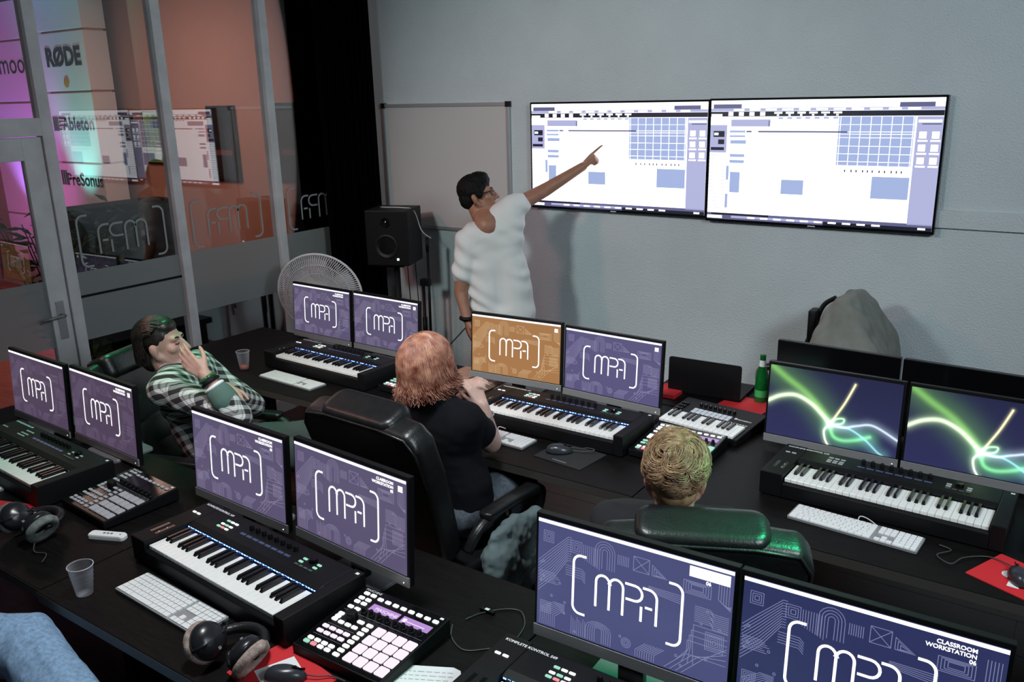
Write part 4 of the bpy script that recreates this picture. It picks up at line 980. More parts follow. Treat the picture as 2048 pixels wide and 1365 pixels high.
def frame(F, U=(0, 0, 1), roll=0.):
    F = Vector(F).normalized(); U = Vector(U); R = F.cross(U).normalized(); U = R.cross(F).normalized()
    return Matrix((R, F, U)).transposed()          # columns right, forward, up
def add_head(mb, c, B, s=1.):
    P = lambda r, f, u: c+B@(Vector((r, f, u))*s)
    E = lambda p, a, b, d: mb.ell(p, a*s, b*s, d*s, B, 18, 12)
    E(P(0, -.012, .030), .076, .096, .090); E(P(0, .035, -.035), .060, .064, .078)
    mb.cap(P(-.022, .070, -.088), .020*s, P(.022, .070, -.088), .020*s); mb.cap(P(0, .079, -.092), .018*s, P(0, .076, -.088), .018*s)
    mb.cap(P(-.058, -.005, -.045), .02*s, P(-.028, .062, -.088), .018*s); mb.cap(P(.058, -.005, -.045), .02*s, P(.028, .062, -.088), .018*s)
    mb.cap(P(0, .094, .012), .009*s, P(0, .118, -.030), .0125*s); mb.cap(P(-.012, .101, -.033), .010*s, P(.012, .101, -.033), .010*s)
    mb.cap(P(-.042, .074, .026), .015*s, P(.042, .074, .026), .015*s)
    for q in (-1, 1): E(P(q*.042, .062, -.018), .026, .026, .024); E(P(q*.078, -.012, -.012), .010, .017, .029); E(P(q*.085, -.018, -.002), .006, .013, .020)
    mb.cap(P(-.018, .091, -.058), .0085*s, P(.018, .091, -.058), .0085*s); mb.cap(P(-.015, .090, -.069), .009*s, P(.015, .090, -.069), .009*s)
    return P
def eyes(P, B, s, par, off):
    wm, im = M['eyewhite'], M['iris']
    for q in (-1, 1):
        MB().ell(P(q*.032, .0755, .006)-off, .0112*s, nu=12, nv=8).build('eye', wm, par, smooth=True); MB().ell(P(q*.032, .0835, .006)-off, .006*s, .005*s, .006*s, B, 10, 6).build('iris', im, par, smooth=True)
        MB().tube([P(q*.016, .090, .027)-off, P(q*.034, .090, .033)-off, P(q*.052, .078, .027)-off], .0028*s, 6).build('eyebrow', M['darkhair'], par, smooth=True)
M['eyewhite'] = mat('eye_white', (.30, .27, .25), .4); M['iris'] = mat('iris', (.03, .02, .015), .1); M['darkhair'] = mat('dark_hair', (.0028, .0025, .0025), .7, spec=.2)
def add_hand(mb, W, D, N, side, curls, s=1., spread=.07, thumb=(.5, .3)):
    """W wrist, D direction to knuckles, N back-of-hand normal, side=+1: thumb towards D x N"""
    D = Vector(D).normalized(); N = Vector(N); N = (N-D*N.dot(D)).normalized(); T = D.cross(N)*side
    K = []
    for i, (o_, l) in enumerate(((.031, .088), (.010, .092), (-.011, .087), (-.030, .078))):
        k = W+(D*l+T*o_)*s; K.append(k); mb.cap(W+D*.012*s+T*o_*.55*s, .0145*s, k, .0115*s, 10)
    for i, (k, L) in enumerate(zip(K, ((.042, .025, .021), (.046, .029, .022), (.042, .027, .021), (.033, .020, .019)))):
        d = (D+T*(spread*(1.5-i))).normalized(); n = N; p = k; r = (.0098, .0088, .0080, .0068)
        for j in range(3):
            a = rad(curls[i][j]); d, n = d*math.cos(a)-n*math.sin(a), n*math.cos(a)+d*math.sin(a)
            q = p+d*L[j]*s; mb.cap(p, r[j]*s, q, r[j+1]*s, 10); p = q
    d = (D*.75+T*thumb[0]*1.3-N*thumb[1]).normalized(); b = W+(D*.022+T*.024-N*.006)*s; p1 = b+d*.042*s
    d2 = (d+D*.35-T*.25-N*thumb[1]*.6).normalized(); p2 = p1+d2*.032*s; p3 = p2+(d2-T*.2).normalized()*.024*s
    mb.cap(b, .0150*s, p1, .0112*s, 10); mb.cap(p1, .0112*s, p2, .0098*s, 10); mb.cap(p2, .0098*s, p3, .0078*s, 10)
def torso(mb, J, g=0., low=True):
    """J: neck, shL, shR, chest, pelvis, right (unit vector across)"""
    n, a, b, c, p, R = J['neck'], J['shL'], J['shR'], J['chest'], J['pelvis'], J['right']
    m = (a+b)/2
    mb.cap(a, .058+g, b, .058+g)
    for k in range(13):
        q = k/12; x = m.lerp(c, q/.5) if q < .5 else c.lerp(p, (q-.5)/.5)
        hw = .105-.04*math.sin(PI*min(1, q*1.15))**2+(-.01 if q > .8 else 0); rr = .066+.030*min(1, q/.22)-.006*math.sin(PI*q)
        A = (a*(1-q/.3)+(x-R*hw)*(q/.3)) if q < .3 else x-R*hw; Bq = (b*(1-q/.3)+(x+R*hw)*(q/.3)) if q < .3 else x+R*hw
        mb.cap(A, rr+g, Bq, rr+g)
    for q in (a, b): mb.cap(n, .05+g, q, .052+g)
def limb(mb, pts, rs, g=0.): mb.chain(pts, [r+g for r in rs])
def wrinkle(amp, fx=14., seed=0., st=(1, 1, .45)):
    return lambda c: amp*(noise.noise(Vector((c.x*fx*st[0]+seed, c.y*fx*st[1], c.z*fx*st[2])))+.5*noise.noise(Vector((c.x*fx*2.3*st[0]+c.z*9, c.y*fx*2.3, c.z*fx*1.4+seed))))
def strands(name, mt, par, c, B, off, roots, pathfn, r0=.004, n=5, seed=1):
    random.seed(seed); mb = MB()
    for k in range(roots):
        p = pathfn(k)
        if p is None: continue
        L = len(p); mb.tube([c+B@Vector(q)-off for q in p], [r0*(1-.75*(i/(L-1))**2) for i in range(L)], 4, cap=False)
    return mb.build(name, mt, par, smooth=True)
def hairmat(name, a, b, sc=40., rough=.38):
    mt = mat(name, a, rough, noise_=(sc, .01)); nt = mt.node_tree
    for nd in nt.nodes:
        if nd.type == 'VALTORGB': nd.color_ramp.elements[0].color = (*a, 1); nd.color_ramp.elements[1].color = (*b, 1)
    return mt
V = Vector
def skin(name, c): 
    mt = mat(name, c, .5, noise_=(25, .10)); b = mt.node_tree.nodes['Principled BSDF']; b.inputs['Subsurface Weight'].default_value = .08; b.inputs['Subsurface Radius'].default_value = (.01, .004, .002); return mt
M['denim'] = mat('denim_navy', (.025, .032, .055), .85, noise_=(60, .3)); M['shoe'] = mat('dark_shoe', (.02, .02, .02), .5)

def person(label, base): return thing('person', label, 'person', base)
def put(name, me, mt, par): me.materials.clear(); me.materials.append(mt); return link(name, me, par)

# ---- the standing man in the white T-shirt
base = V((-3.06, 4.27, 0)); t = person('standing man in a white T-shirt and glasses pointing at the television', base)
F = V((.66, -.75, 0)).normalized(); R = F.cross(V((0, 0, 1)))
shR = at_y(936, 487, 4.12); shL = at_y(1022, 418, 4.33); nk = at_y(968, 438, 4.24)
J = dict(neck=nk+V((0, 0, -.02)), shR=shR, shL=shL, chest=V((-3.06, 4.25, 1.20)), pelvis=V((-3.04, 4.27, .92)), right=R)
elR = at_y(921, 583, 4.07); wrR = at_y(934, 640, 4.04); elL = at_y(1092, 379, 4.52); wrL = at_y(1166, 333, 4.68)
hc = at_y(956, 392, 4.24); B = frame((.85, .48, .20), (-.12, 0, 1))
mb = MB(); P = add_head(mb, hc, B); torso(mb, J)
mb.cap(hc+B@V((0, -.025, -.05)), .056, nk+V((0, 0, -.02)), .060); mb.cap(nk+F*.025+V((0, 0, .005)), .068, nk+F*.072+V((.012, 0, -.030)), .076)
limb(mb, [shR, elR, wrR], [.052, .042, .028]); limb(mb, [shL, elL, wrL], [.052, .042, .028])
add_hand(mb, wrR, (.1, 0, -1), (-.6, -.7, 0), -1, [(20, 25, 15)]*4)
ti = at_y(1207, 294, 4.76); add_hand(mb, wrL, (ti-wrL), (.0, -.45, .9), -1, [(4, 4, 3), (85, 95, 60), (88, 95, 60), (88, 95, 60)], thumb=(.35, .7))
hips = [J['pelvis']+R*s_*.09+V((0, 0, -.03)) for s_ in (-1, 1)]; kn = [V((-3.06, 4.26, .50))+R*s_*.11 for s_ in (-1, 1)]; an = [V((-3.06, 4.29, .09))+R*s_*.12 for s_ in (-1, 1)]
for h_, k_, a_ in zip(hips, kn, an): limb(mb, [h_, k_, a_], [.085, .056, .038])
mb.xf(Matrix.Translation(-base)); put('body', remesh(mb, .006, 3), skin('skin_tan', (.36, .17, .11)), t)
mb = MB(); torso(mb, dict(J, neck=J['neck']+V((.03, -.03, -.085))), .016); hem = J['pelvis']+V((0, 0, -.02))
mb.cap(hem-R*.085, .128, hem+R*.085, .128); mb.cap(J['chest']-R*.075, .118, hem-R*.085, .125); mb.cap(J['chest']+R*.075, .118, hem+R*.085, .125)
limb(mb, [shR, shR.lerp(elR, .62)], [.074, .072]); limb(mb, [shL, shL.lerp(elL, .22)], [.076, .076])
fold = lambda c: .0085*math.sin((c.x*.55+c.y*.3+c.z)*62+3*noise.noise(c*5))*max(0, .35+noise.noise(c*4+V((3, 1, 2))))+.008*noise.noise(c*8)
mb.xf(Matrix.Translation(-base)); put('t_shirt', remesh(mb, .010, 16, fold), mat('tshirt_white', (.74, .75, .74), .9, bump=(300, .2)), t)
mb = MB()
for h_, k_, a_ in zip(hips, kn, an): limb(mb, [h_, k_, a_], [.10, .072, .058])
mb.cap(hips[0], .115, hips[1], .115); mb.xf(Matrix.Translation(-base)); put('jeans', remesh(mb, .010, 4, wrinkle(.006, 12, 1)), M['denim'], t)
for a_ in an: mb = MB().chain([a_+V((0, .02, -.045)), a_+F*.10+V((0, 0, -.055)), a_+F*.17+V((0, 0, -.06))], [.045, .04, .03]); mb.xf(Matrix.Translation(-base)); put('shoe', remesh(mb, .008, 3), M['shoe'], t)
hm = MB()                                                                            # cropped black hair with raised front
for p_, e in (((0, -.020, .050), (.087, .104, .090)), ((0, .020, .085), (.072, .072, .060)), ((0, .05, .098), (.056, .038, .038)), ((0, -.058, -.005), (.077, .062, .068))): hm.ell(hc+B@V(p_), *e, B, 18, 12)
for q in (-1, 1): hm.ell(hc+B@V((q*.074, .022, .020)), .014, .026, .040, B)
hm.xf(Matrix.Translation(-base)); put('hair', remesh(hm, .006, 3, lambda c: .004*noise.noise(c*70)), M['darkhair'], t)
eyes(P, B, 1., t, base)
g = link('glasses', None, t); gm_ = M['blackgloss']
for q in (-1, 1):
    MB().tube([P(q*.034+.024*math.cos(a), .098-.010*abs(math.cos(a)), .006+.018*math.sin(a))-base for a in [2*PI*k/14 for k in range(15)]], .0026, 6, cap=False).build('rim', gm_, g)
    MB().tube([P(q*.058, .090, .012)-base, P(q*.078, .04, .010)-base, P(q*.083, -.012, .002)-base], .0028, 6).build('temple', gm_, g)
MB().tube([P(-.010, .102, .010)-base, P(.010, .102, .010)-base], .0026, 6).build('bridge', gm_, g)
ws = MB().tube([wrR+V((.036*math.cos(a), .036*math.sin(a), .012)) for a in [2*PI*k/16 for k in range(17)]], .013, 8, cap=False); ws.xf(Matrix.Translation(-base)); ws.build('wrist_watch', M['black'], t, smooth=True)
MB().ell(P(.088, -.012, -.045)-base, .006).build('ear_stud', M['blackgloss'], t, smooth=True)
MB().tube(spline([tuple(at_y(932, 655, 4.04)-base), tuple(at_y(900, 690, 4.0)-base), tuple(at_y(880, 712, 3.98)-base), tuple(at_y(850, 760, 3.97)-base)], 6), .004, 6).build('held_cable', M['cable'], t)

# ---- the red-haired woman, seated with elbows on the desk
base = V((-2.06, 2.50, 0)); t = person('seated woman with wavy red-blond bob and black T-shirt, hands at her chin', base)
R = V((.99, -.10, 0)).normalized()
J = dict(neck=V((-2.10, 2.46, 1.06)), shR=at_y(922, 836, 2.47), shL=at_y(815, 846, 2.47), chest=V((-2.07, 2.48, .82)), pelvis=V((-2.06, 2.50, .60)), right=R)
J['shR'] = V((-1.945, 2.46, .995)); J['shL'] = V((-2.275, 2.49, .975))
elR = at_y(982, 893, 2.70); elR.z = max(elR.z, .806); haR = at_y(960, 788, 2.66); wrR = elR.lerp(haR, .78)
elL = V((-2.33, 2.72, .805)); wrL = V((-2.13, 2.70, .99))
hc = at_y(858, 728, 2.47); B = frame((.02, 1, .12)); s_ = .96
mb = MB(); P = add_head(mb, hc, B, s_); torso(mb, J, -.004); mb.cap(hc+B@V((0, -.03, -.05)), .05, J['neck'], .052)
limb(mb, [J['shR'], elR, wrR], [.056, .046, .026]); limb(mb, [J['shR'].lerp(elR, .5), elR], [.056, .044]); limb(mb, [J['shL'], elL, wrL], [.054, .044, .027])
add_hand(mb, wrR, haR-wrR+V((-.05, .0, .05)), (.9, -.4, .2), -1, [(35, 45, 30)]*4, .92, .03, (.3, .5)); add_hand(mb, wrL, V((.07, -.02, .10)), (-.6, -.5, .3), 1, [(35, 45, 30)]*4, .92, .03, (.3, .5))
hips = [J['pelvis']+R*s*.09 for s in (-1, 1)]; kn = [V((-2.05, 2.86, .60))+R*s*.10 for s in (-1, 1)]; an = [V((-2.05, 2.90, .09))+R*s*.09 for s in (-1, 1)]
for h_, k_, a_ in zip(hips, kn, an): limb(mb, [h_, k_, a_], [.088, .058, .036])
mb.xf(Matrix.Translation(-base)); put('body', remesh(mb, .006, 3), skin('skin_fair', (.62, .40, .34)), t)
mb = MB(); torso(mb, J, .014); limb(mb, [J['shR'], J['shR'].lerp(elR, .50)], [.074, .072]); limb(mb, [J['shL'], J['shL'].lerp(elL, .5)], [.074, .070])
mb.cap(J['neck'], .055, J['chest'], .10)
mb.xf(Matrix.Translation(-base)); put('t_shirt', remesh(mb, .009, 4, wrinkle(.007, 10, 5)), mat('tshirt_black', (.005, .0055, .008), .9, spec=.15), t)
mb = MB()
for h_, k_, a_ in zip(hips, kn, an): limb(mb, [h_, k_, a_], [.102, .072, .055])
mb.cap(hips[0], .122, hips[1], .122); mb.xf(Matrix.Translation(-base)); put('jeans', remesh(mb, .010, 4, wrinkle(.006, 12, 2)), mat('denim_grey', (.10, .12, .15), .9, noise_=(80, .3)), t)
for a_ in an: mb = MB().chain([a_+V((0, .0, -.045)), a_+V((0, .10, -.055)), a_+V((0, .16, -.06))], [.042, .037, .028]); mb.xf(Matrix.Translation(-base)); put('shoe', remesh(mb, .008, 3), M['shoe'], t)
bz_ = wrR.lerp(elR, .28); dd = (elR-wrR).normalized(); e1 = dd.orthogonal().normalized(); e2 = dd.cross(e1)
MB().tube([bz_+(e1*math.cos(a)+e2*math.sin(a))*.037-base for a in [2*PI*k/18 for k in range(19)]], .004, 6, cap=False).build('bracelet', M['silver'], t, smooth=True)
hm = MB(); 
for p_, e in (((0, -.020, .035), (.082, .100, .092)), ((0, -.050, -.030), (.080, .062, .060)), ((-.06, -.01, -.04), (.035, .065, .06)), ((.06, -.01, -.04), (.035, .065, .06))): hm.ell(hc+B@V(p_), *e, B, 18, 12)
hm.xf(Matrix.Translation(-base)); mh = hairmat('hair_copper', (.17, .035, .022), (.56, .28, .19), 24)
put('hair_cap', remesh(hm, .008, 3), mh, t)
def bob(k):
    a = random.uniform(0, 2*PI); f0 = random.uniform(0, 1)**.95*1.15
    c0 = V((0, -.020, .035)); rr = V((.092, .110, .102)); d = V((math.sin(f0)*math.cos(a), math.sin(f0)*math.sin(a)-.12, math.cos(f0))).normalized()
    if d.y > .72 and d.z < .45: return None
    p = V((c0.x+d.x*rr.x, c0.y+d.y*rr.y, c0.z+d.z*rr.z)); az = math.atan2(d.y, d.x); pts = [p]; ph = noise.noise(p*16)*7+random.uniform(-.5, .5); end = random.uniform(-.125, -.07); tt = math.acos(max(-1, min(1, d.z))); n = 14
    amp = random.uniform(.014, .026)
    for i in range(1, n+1):
        q = i/n; tt2 = tt+(1.62-tt)*min(1, q*1.9); z = c0.z+rr.z*math.cos(tt2) if q < .55 else None
        if z is None: z0 = pts[-1].z; z = z0+(end-z0)*.30
        rho = math.sin(min(tt2, PI/2))*(1+.10*max(0, q-.4)); w_ = amp*math.sin(ph+q*9)*q
        if q > .85: rho *= 1+.14*(q-.85)/.15*(1 if k % 3 else -1.8)
        aa = az+.10*math.sin(ph+q*7)*q
        pts.append(V((c0.x+(rr.x*rho+w_)*math.cos(aa), c0.y+(rr.y*rho+w_)*math.sin(aa), z)))
    return pts
strands('hair_locks', mh, t, hc, B, base, 3600, bob, .0030)

# ---- the blond man seen from behind
base = V((-.98, 2.36, 0)); t = person('blond man in dark clothes seen from behind in the green-lit chair', base)
F = V((-.40, .915, 0)); R = F.cross(V((0, 0, 1)))
hc = at_y(1350, 958, 2.17); nk = hc+V((0, 0, -.135))-F*.0
J = dict(neck=nk, shR=nk+R*.18+F*.05+V((0, 0, -.06)), shL=nk-R*.18+F*.05+V((0, 0, -.06)), chest=nk+F*.14+V((0, 0, -.26)), pelvis=nk+F*.24+V((0, 0, -.40)), right=R)
B = frame(F+V((0, 0, -.02))); mb = MB(); P = add_head(mb, hc, B); torso(mb, J); mb.cap(hc+B@V((0, -.03, -.04)), .057, nk, .06)
for s, w_ in ((1, 'R'), (-1, 'L')):
    sh = J['sh'+w_]; el = sh+F*.10+R*s*.06+V((0, 0, -.24)); wr = el+F*.23-R*s*.10+V((0, 0, .0)); limb(mb, [sh, el, wr], [.052, .042, .028]); add_hand(mb, wr, F-R*s*.3, (0, 0, 1), -s, [(15, 20, 15)]*4)
    h_ = J['pelvis']+R*s*.09; k_ = h_+F*.42+R*s*.03+V((0, 0, -.01)); a_ = k_+F*.02+V((0, 0, .09-k_.z)); limb(mb, [h_, k_, a_], [.088, .058, .036])
    J['el'+w_], J['wr'+w_], J['k'+w_], J['a'+w_], J['h'+w_] = el, wr, k_, a_, h_
mb.xf(Matrix.Translation(-base)); put('body', remesh(mb, .006, 3), skin('skin_rosy', (.58, .30, .24)), t)
mb = MB(); torso(mb, J, .016)
for w_ in 'RL': limb(mb, [J['sh'+w_], J['el'+w_], J['wr'+w_]], [.07, .058, .042])
mb.xf(Matrix.Translation(-base)); put('sweater', remesh(mb, .010, 4, wrinkle(.006, 10, 8)), mat('sweater_dark', (.015, .016, .02), .9), t)
mb = MB()
for w_ in 'RL': limb(mb, [J['h'+w_], J['k'+w_], J['a'+w_]], [.102, .072, .055])
mb.xf(Matrix.Translation(-base)); put('trousers', remesh(mb, .012, 3), M['denim'], t)
for w_ in 'RL': a_ = J['a'+w_]; mb = MB().chain([a_+V((0, 0, -.045)), a_+F*.16+V((0, 0, -.06))], [.042, .03]); mb.xf(Matrix.Translation(-base)); put('shoe', remesh(mb, .008, 3), M['shoe'], t)
hm = MB()
for p_, e in (((0, -.016, .042), (.081, .100, .090)), ((0, -.050, -.010), (.068, .050, .060))): hm.ell(hc+B@V(p_), *e, B, 18, 12)
hm.xf(Matrix.Translation(-base)); mh = hairmat('hair_blond', (.19, .092, .05), (.54, .35, .20), 38)
put('hair_cap', remesh(hm, .007, 3), mh, t)
PB = Matrix.Rotation(rad(34), 3, 'X')
def curls(k):
    a = random.uniform(0, 2*PI); f0 = random.uniform(0, 1)**.55*2.0
    c0 = V((0, -.016, .042)); rr = V((.083, .102, .092)); d = PB@V((math.sin(f0)*math.cos(a), math.sin(f0)*math.sin(a), math.cos(f0)))
    if (d.y > .50 and d.z < .55) or (d.z < -.1 and d.y > -.25) or d.z < -.72: return None
    p = V((c0.x+d.x*rr.x, c0.y+d.y*rr.y, c0.z+d.z*rr.z)); low = max(0, min(1, .35+d.z)); L = (.014+.034*low)*random.uniform(.8, 1.3)
    sw = V((-d.y, d.x, 0)).normalized()*(1 if noise.noise(p*14) > 0 else -1) if f0 > .15 else V((1, 0, 0))
    dn = (d.cross(sw)).normalized(); dn = dn if dn.z < 0 else -dn; pts = []; ph = noise.noise(p*22)*3
    for i in range(8):
        q = i/7; an_ = ph+q*2.6*low
        pts.append(p+d*(.004+.012*low*math.sin(q*PI*.8))+(sw*math.sin(an_)+dn*math.cos(an_))*L*q)
    return pts
strands('hair_locks', mh, t, hc, B, base, 5200, curls, .0019, seed=5)

# ---- the long-haired man in the plaid shirt leaning on his hand
base = V((-3.34, 2.32, 0)); t = person('seated long-haired man in a plaid shirt resting his cheek on his hand', base)
F = V((.80, .58, 0)).normalized(); R = F.cross(V((0, 0, 1)))
hc = at_y(326, 690, 2.22); nk = V((-3.47, 2.22, hc.z-.135))
J = dict(neck=nk, shR=V((-3.33, 2.09, .985)), shL=V((-3.56, 2.42, .97)), chest=V((-3.40, 2.28, .78)), pelvis=V((-3.30, 2.34, .60)), right=R)
elR = at_y(478, 836, 2.17); wrR = at_y(410, 750, 2.12)
elL = V((-3.36, 2.56, .76)); wrL = at_y(452, 776, 2.36); ck = at_y(352, 703, 2.09)
B = frame((.83, .52, .14), (-.05, 0, 1)); mb = MB(); P = add_head(mb, hc, B); torso(mb, J); mb.cap(hc+B@V((0, -.03, -.05)), .055, nk, .058)
limb(mb, [J['shR'], elR, wrR], [.052, .042, .028]); limb(mb, [J['shL'], elL, wrL], [.052, .042, .028])
add_hand(mb, wrR, ck-wrR, (.35, -.9, .2), 1, [(8, 12, 8), (10, 14, 10), (12, 16, 10), (16, 20, 12)], 1., .06, (.6, .2))
add_hand(mb, wrL, (.8, -.3, -.1), (.2, -.2, 1), -1, [(35, 45, 25)]*4)
hips = [J['pelvis']+R*s*.09 for s in (-1, 1)]; kn = [V((-3.12, 2.66, .61)), V((-2.92, 2.50, .62))]; an = [V((-2.98, 2.80, .09)), V((-2.74, 2.66, .09))]
for h_, k_, a_ in zip(hips, kn, an): limb(mb, [h_, k_, a_], [.088, .058, .036])
mb.xf(Matrix.Translation(-base)); put('body', remesh(mb, .006, 3), skin('skin_light', (.52, .32, .26)), t)
pm_ = mat('plaid_flannel', (.03, .03, .035), .9); nt = pm_.node_tree; tc = nt.nodes.new('ShaderNodeTexCoord'); bs = nt.nodes['Principled BSDF']
mp = nt.nodes.new('ShaderNodeMapping'); mp.inputs['Rotation'].default_value = (.35, .5, .75); nt.links.new(tc.outputs['Object'], mp.inputs[0])
vals = []
for ax, sc in (('X', 8.5), ('Z', 8.5)):
    wv = nt.nodes.new('ShaderNodeTexWave'); wv.bands_direction = ax; wv.inputs['Scale'].default_value = sc*.85; wv.inputs['Distortion'].default_value = .6; wv.inputs['Detail'].default_value = 0
    nt.links.new(mp.outputs[0], wv.inputs['Vector']); r = nt.nodes.new('ShaderNodeValToRGB'); e = r.color_ramp.elements; e[0].position = .52; e[0].color = (0, 0, 0, 1); e[1].position = .62; e[1].color = (1, 1, 1, 1)
    e2 = r.color_ramp.elements.new(.86); e2.color = (1, 1, 1, 1); e3 = r.color_ramp.elements.new(.90); e3.color = (.15, .15, .15, 1); e4 = r.color_ramp.elements.new(.97); e4.color = (1, 1, 1, 1)
    nt.links.new(wv.outputs['Fac'], r.inputs[0]); vals.append(r)
ad = nt.nodes.new('ShaderNodeMix'); ad.data_type = 'RGBA'; ad.blend_type = 'ADD'; ad.inputs[0].default_value = 1.
nt.links.new(vals[0].outputs[0], ad.inputs[6]); nt.links.new(vals[1].outputs[0], ad.inputs[7])
sc_ = nt.nodes.new('ShaderNodeValToRGB'); sc_.color_ramp.elements[0].color = (.022, .016, .022, 1); sc_.color_ramp.elements[1].color = (.70, .72, .70, 1); e = sc_.color_ramp.elements.new(.5); e.color = (.26, .27, .27, 1)
ml = nt.nodes.new('ShaderNodeMath'); ml.operation = 'MULTIPLY'; ml.inputs[1].default_value = .5; nt.links.new(ad.outputs[2], ml.inputs[0]); nt.links.new(ml.outputs[0], sc_.inputs[0]); nt.links.new(sc_.outputs[0], bs.inputs['Base Color'])
mb = MB(); torso(mb, J, .018); limb(mb, [J['shR'], elR, elR.lerp(wrR, .42)], [.074, .060, .056]); limb(mb, [J['shL'], elL, elL.lerp(wrL, .75)], [.074, .060, .05])
mb.xf(Matrix.Translation(-base)); put('plaid_shirt', remesh(mb, .009, 4, wrinkle(.008, 11, 4)), pm_, t)
mb = MB(); mb.cap(elR.lerp(wrR, .40), .060, elR.lerp(wrR, .56), .056); mb.xf(Matrix.Translation(-base)); put('rolled_cuff', remesh(mb, .008, 3), mat('cuff_teal', (.09, .16, .14), .9), t)
dd = (wrR-elR).normalized(); e1 = dd.orthogonal().normalized(); e2 = dd.cross(e1)
for q, r_, mt, nm in ((.72, .039, M['paper'], 'white_wristband'), (.84, .036, M['black'], 'bead_bracelet'), (.92, .035, mat('bead_green', (.03, .12, .05), .15), 'bead_bracelet')):
    c_ = elR.lerp(wrR, q); MB().tube([c_+(e1*math.cos(a)+e2*math.sin(a))*r_-base for a in [2*PI*k/18 for k in range(19)]], .0085, 8, cap=False).build(nm, mt, t, smooth=True)
mb = MB()
for h_, k_, a_ in zip(hips, kn, an): limb(mb, [h_, k_, a_], [.105, .076, .058])
mb.cap(hips[0], .122, hips[1], .122); mb.xf(Matrix.Translation(-base)); put('trousers', remesh(mb, .010, 4, wrinkle(.008, 12, 6)), mat('trousers_green', (.05, .07, .065), .9), t)
for a_ in an: mb = MB().chain([a_+V((0, 0, -.045)), a_+F*.16+V((0, 0, -.06))], [.042, .03]); mb.xf(Matrix.Translation(-base)); put('shoe', remesh(mb, .008, 3), M['shoe'], t)
for q in (-1, 1):
    MB().tube([P(q*.018, .088, .003)-base, P(q*.032, .090, -.001)-base, P(q*.046, .082, .003)-base], .0022, 6).build('eyelashes', M['darkhair'], t, smooth=True)
    MB().tube([P(q*.016, .091, .027)-base, P(q*.034, .091, .033)-base, P(q*.052, .079, .027)-base], .003, 6).build('eyebrow', M['darkhair'], t, smooth=True)
hm = MB()
for p_, e in (((0, -.022, .042), (.082, .100, .088)), ((0, -.075, -.035), (.068, .045, .085)), ((0, .02, .082), (.064, .06, .045))): hm.ell(hc+B@V(p_), *e, B, 18, 12)
hm.xf(Matrix.Translation(-base)); mh = hairmat('hair_darkbrown', (.006, .005, .004), (.028, .024, .018), 50, .36)
put('hair_cap', remesh(hm, .007, 3), mh, t)
def swept(k):
    a = random.uniform(-1, 1); x = a*.086; q0 = random.uniform(0, 1); c0 = V((0, -.022, .042)); rr = V((.089, .110, .097)); pts = []
    th0 = rad(58-40*abs(a)*.6)-q0*1.5; ph = random.uniform(0, 6)
    for i in range(12):
        q = i/11; th = th0-q*2.3; k_ = math.sqrt(max(.05, 1-(x/.089)**2))
        if th > -1.75: y = c0.y+rr.y*math.sin(th)*k_; z = c0.z+rr.z*math.cos(th)*k_
        else: y = pts[-1].y+.002*math.sin(ph+q*5); z = pts[-1].z-.016
        pts.append(V((x+.004*math.sin(ph+q*6), y, z+.003*math.sin(ph*2+q*9))))
    return pts
strands('hair_locks', mh, t, hc, B, base, 2200, swept, .0027, seed=9)

# ---- the person in blue jeans at the near corner (mostly outside the frame)
base = V((-2.98, .50, 0)); t = person('person in light blue jeans with one knee raised at the front desk', base)
F = V((.57, .82, 0)).normalized(); R = F.cross(V((0, 0, 1)))
kL = at_z(52, 1262, .66); kL.y = min(kL.y, 1.0)
J = dict(neck=V((-3.12, .36, 1.08)), shR=V((-2.96, .25, 1.02)), shL=V((-3.28, .47, 1.02)), chest=V((-3.07, .42, .82)), pelvis=V((-3.0, .48, .615)), right=R)
hc = V((-3.10, .40, 1.22)); B = frame((.5, .85, 0)); mb = MB(); P = add_head(mb, hc, B); torso(mb, J); mb.cap(hc+B@V((0, -.03, -.04)), .055, J['neck'], .058)
hL = J['pelvis']-R*.09; hR = J['pelvis']+R*.09; kL = V((-2.50, .985, .665)); aL = V((-1.98, .93, .55)); kR = V((-2.62, .80, .545)); aR = V((-2.55, .86, .09))
for s, w_ in ((1, 'R'), (-1, 'L')):
    sh = J['sh'+w_]; el = sh+F*.06+R*s*.06+V((0, 0, -.27)); wr = el+F*.22-R*s*.08+V((0, 0, -.02)); limb(mb, [sh, el, wr], [.052, .042, .028]); add_hand(mb, wr, F-R*s*.3, (0, 0, 1), -s, [(15, 20, 15)]*4); J['el'+w_] = el; J['wr'+w_] = wr
limb(mb, [hL, kL, aL], [.088, .060, .038]); limb(mb, [hR, kR, aR], [.088, .060, .038])
mb.xf(Matrix.Translation(-base)); put('body', remesh(mb, .008, 3), skin('skin_plain', (.5, .3, .24)), t)
mb = MB(); torso(mb, J, .016)
for w_ in 'RL': limb(mb, [J['sh'+w_], J['el'+w_], J['wr'+w_]], [.07, .058, .042])
mb.xf(Matrix.Translation(-base)); put('sweater', remesh(mb, .012, 3, wrinkle(.006, 10, 8)), mat('sweater_grey', (.05, .05, .055), .9), t)
dj = mat('denim_light', (.24, .38, .58), .9, noise_=(90, .25, (1, 1, .3)), bump=(500, .25))
mb = MB(); limb(mb, [hL, kL, aL], [.110, .092, .080]); limb(mb, [hR, kR, aR], [.108, .082, .062]); mb.cap(hL, .12, hR, .12)
mb.xf(Matrix.Translation(-base)); jm = put('jeans', remesh(mb, .007, 4, wrinkle(.010, 11, 12, (1, 1, 1))), dj, t)
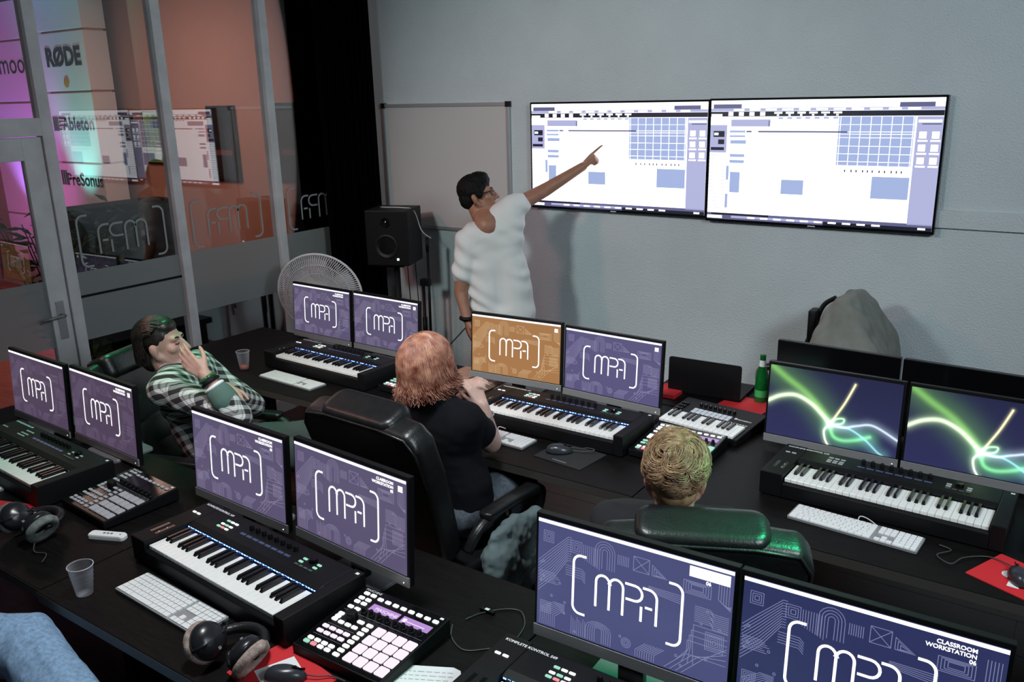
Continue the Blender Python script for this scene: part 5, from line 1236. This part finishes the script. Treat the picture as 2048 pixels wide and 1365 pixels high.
sm = MB().tube(spline([kL+V((-.10, -.075, .025))-base, kL+V((-.02, -.07, .062))-base, kL+V((.04, -.078, .04))-base, kL.lerp(aL, .4)+V((0, -.082, .012))-base, aL+V((-.03, -.07, .0))-base], 8), .0035, 6).build('seam', mat('denim_seam', (.22, .35, .52), .9), t, smooth=True)
for a_, d_ in ((aR, F), (aL, V((.9, -.2, -.3)))): mb = MB().chain([a_+V((0, 0, -.04)), a_+d_*.15+V((0, 0, -.055))], [.045, .032]); mb.xf(Matrix.Translation(-base)); put('shoe', remesh(mb, .008, 3), M['shoe'], t)
hm = MB().ell(hc+B@V((0, -.018, .04)), .083, .102, .092, B); hm.xf(Matrix.Translation(-base)); put('hair', remesh(hm, .008, 2), M['darkhair'], t)

# ------------------------------------------------------------------ jackets
mb = MB(); top = at_y(1704, 586, 4.46)                  # over the back of the sideways chair: narrow ridge on top, wider below
for k in range(22):
    q = k/21; hx = .10*min(1, q*1.6)**.8; hy = .11+.09*min(1, q*2); r_ = .072+.012*q; c_ = top+V((.05*q, 0, -.072-.34*q))
    for sx in (-1, 0, 1): mb.cap(c_+V((sx*hx, -hy, 0)), r_, c_+V((sx*hx, hy, 0)), r_)
mb.xf(Matrix.Translation(-V((top.x, top.y, 0)))); t = thing('jacket', 'khaki grey jacket draped over the chair by the back wall', 'jacket', (top.x, top.y, 0))
put('cloth', remesh(mb, .010, 12, lambda c: .016*noise.noise(V((c.x*19, c.y*19, c.z*2.5)))+.006*noise.noise(c*22)), mat('jacket_khaki', (.20, .205, .185), .9, noise_=(12, .15)), t)
b0 = V((top.x-.222, top.y-.03, top.z)); t = thing('shoulder_bag', 'black strap bag hanging behind the khaki jacket', 'bag', (b0.x, b0.y, 0))
MB().tube(spline([(.15, .02, top.z-.03), (.09, .02, top.z-.08), (.06, .0, top.z-.18), (.01, -.02, top.z-.34), (-.04, -.02, top.z-.50)], 6), .012, 8).build('strap', M['black'], t, smooth=True)
MB().rbox(.03, .075, -.05, .05, top.z-.26, top.z-.10, .02).build('pouch', M['black'], t, smooth=True, bevel=.01)
t = thing('jacket', 'grey-blue crumpled jacket hanging at the armrest of the woman\'s chair', 'jacket', (-1.725, 2.42, 0)); mb = MB()
for c_, r_ in (((0, .05, .55), .085), ((.01, -.06, .50), .09), ((0, .0, .42), .10), ((0, .09, .44), .08), ((0, .03, .34), .085), ((.01, .14, .55), .05), ((0, -.02, .28), .06)): mb.ell(c_, r_*.62, r_*1.15, r_*1.15)
mb.cap((0, -.08, .60), .03, (.01, .16, .60), .035)
put('cloth', remesh(mb, .007, 3, lambda c: .016*noise.noise(V((c.x*14, c.y*17, c.z*15)))+.007*noise.noise(c*40)), mat('jacket_blue', (.14, .19, .20), .9), t)
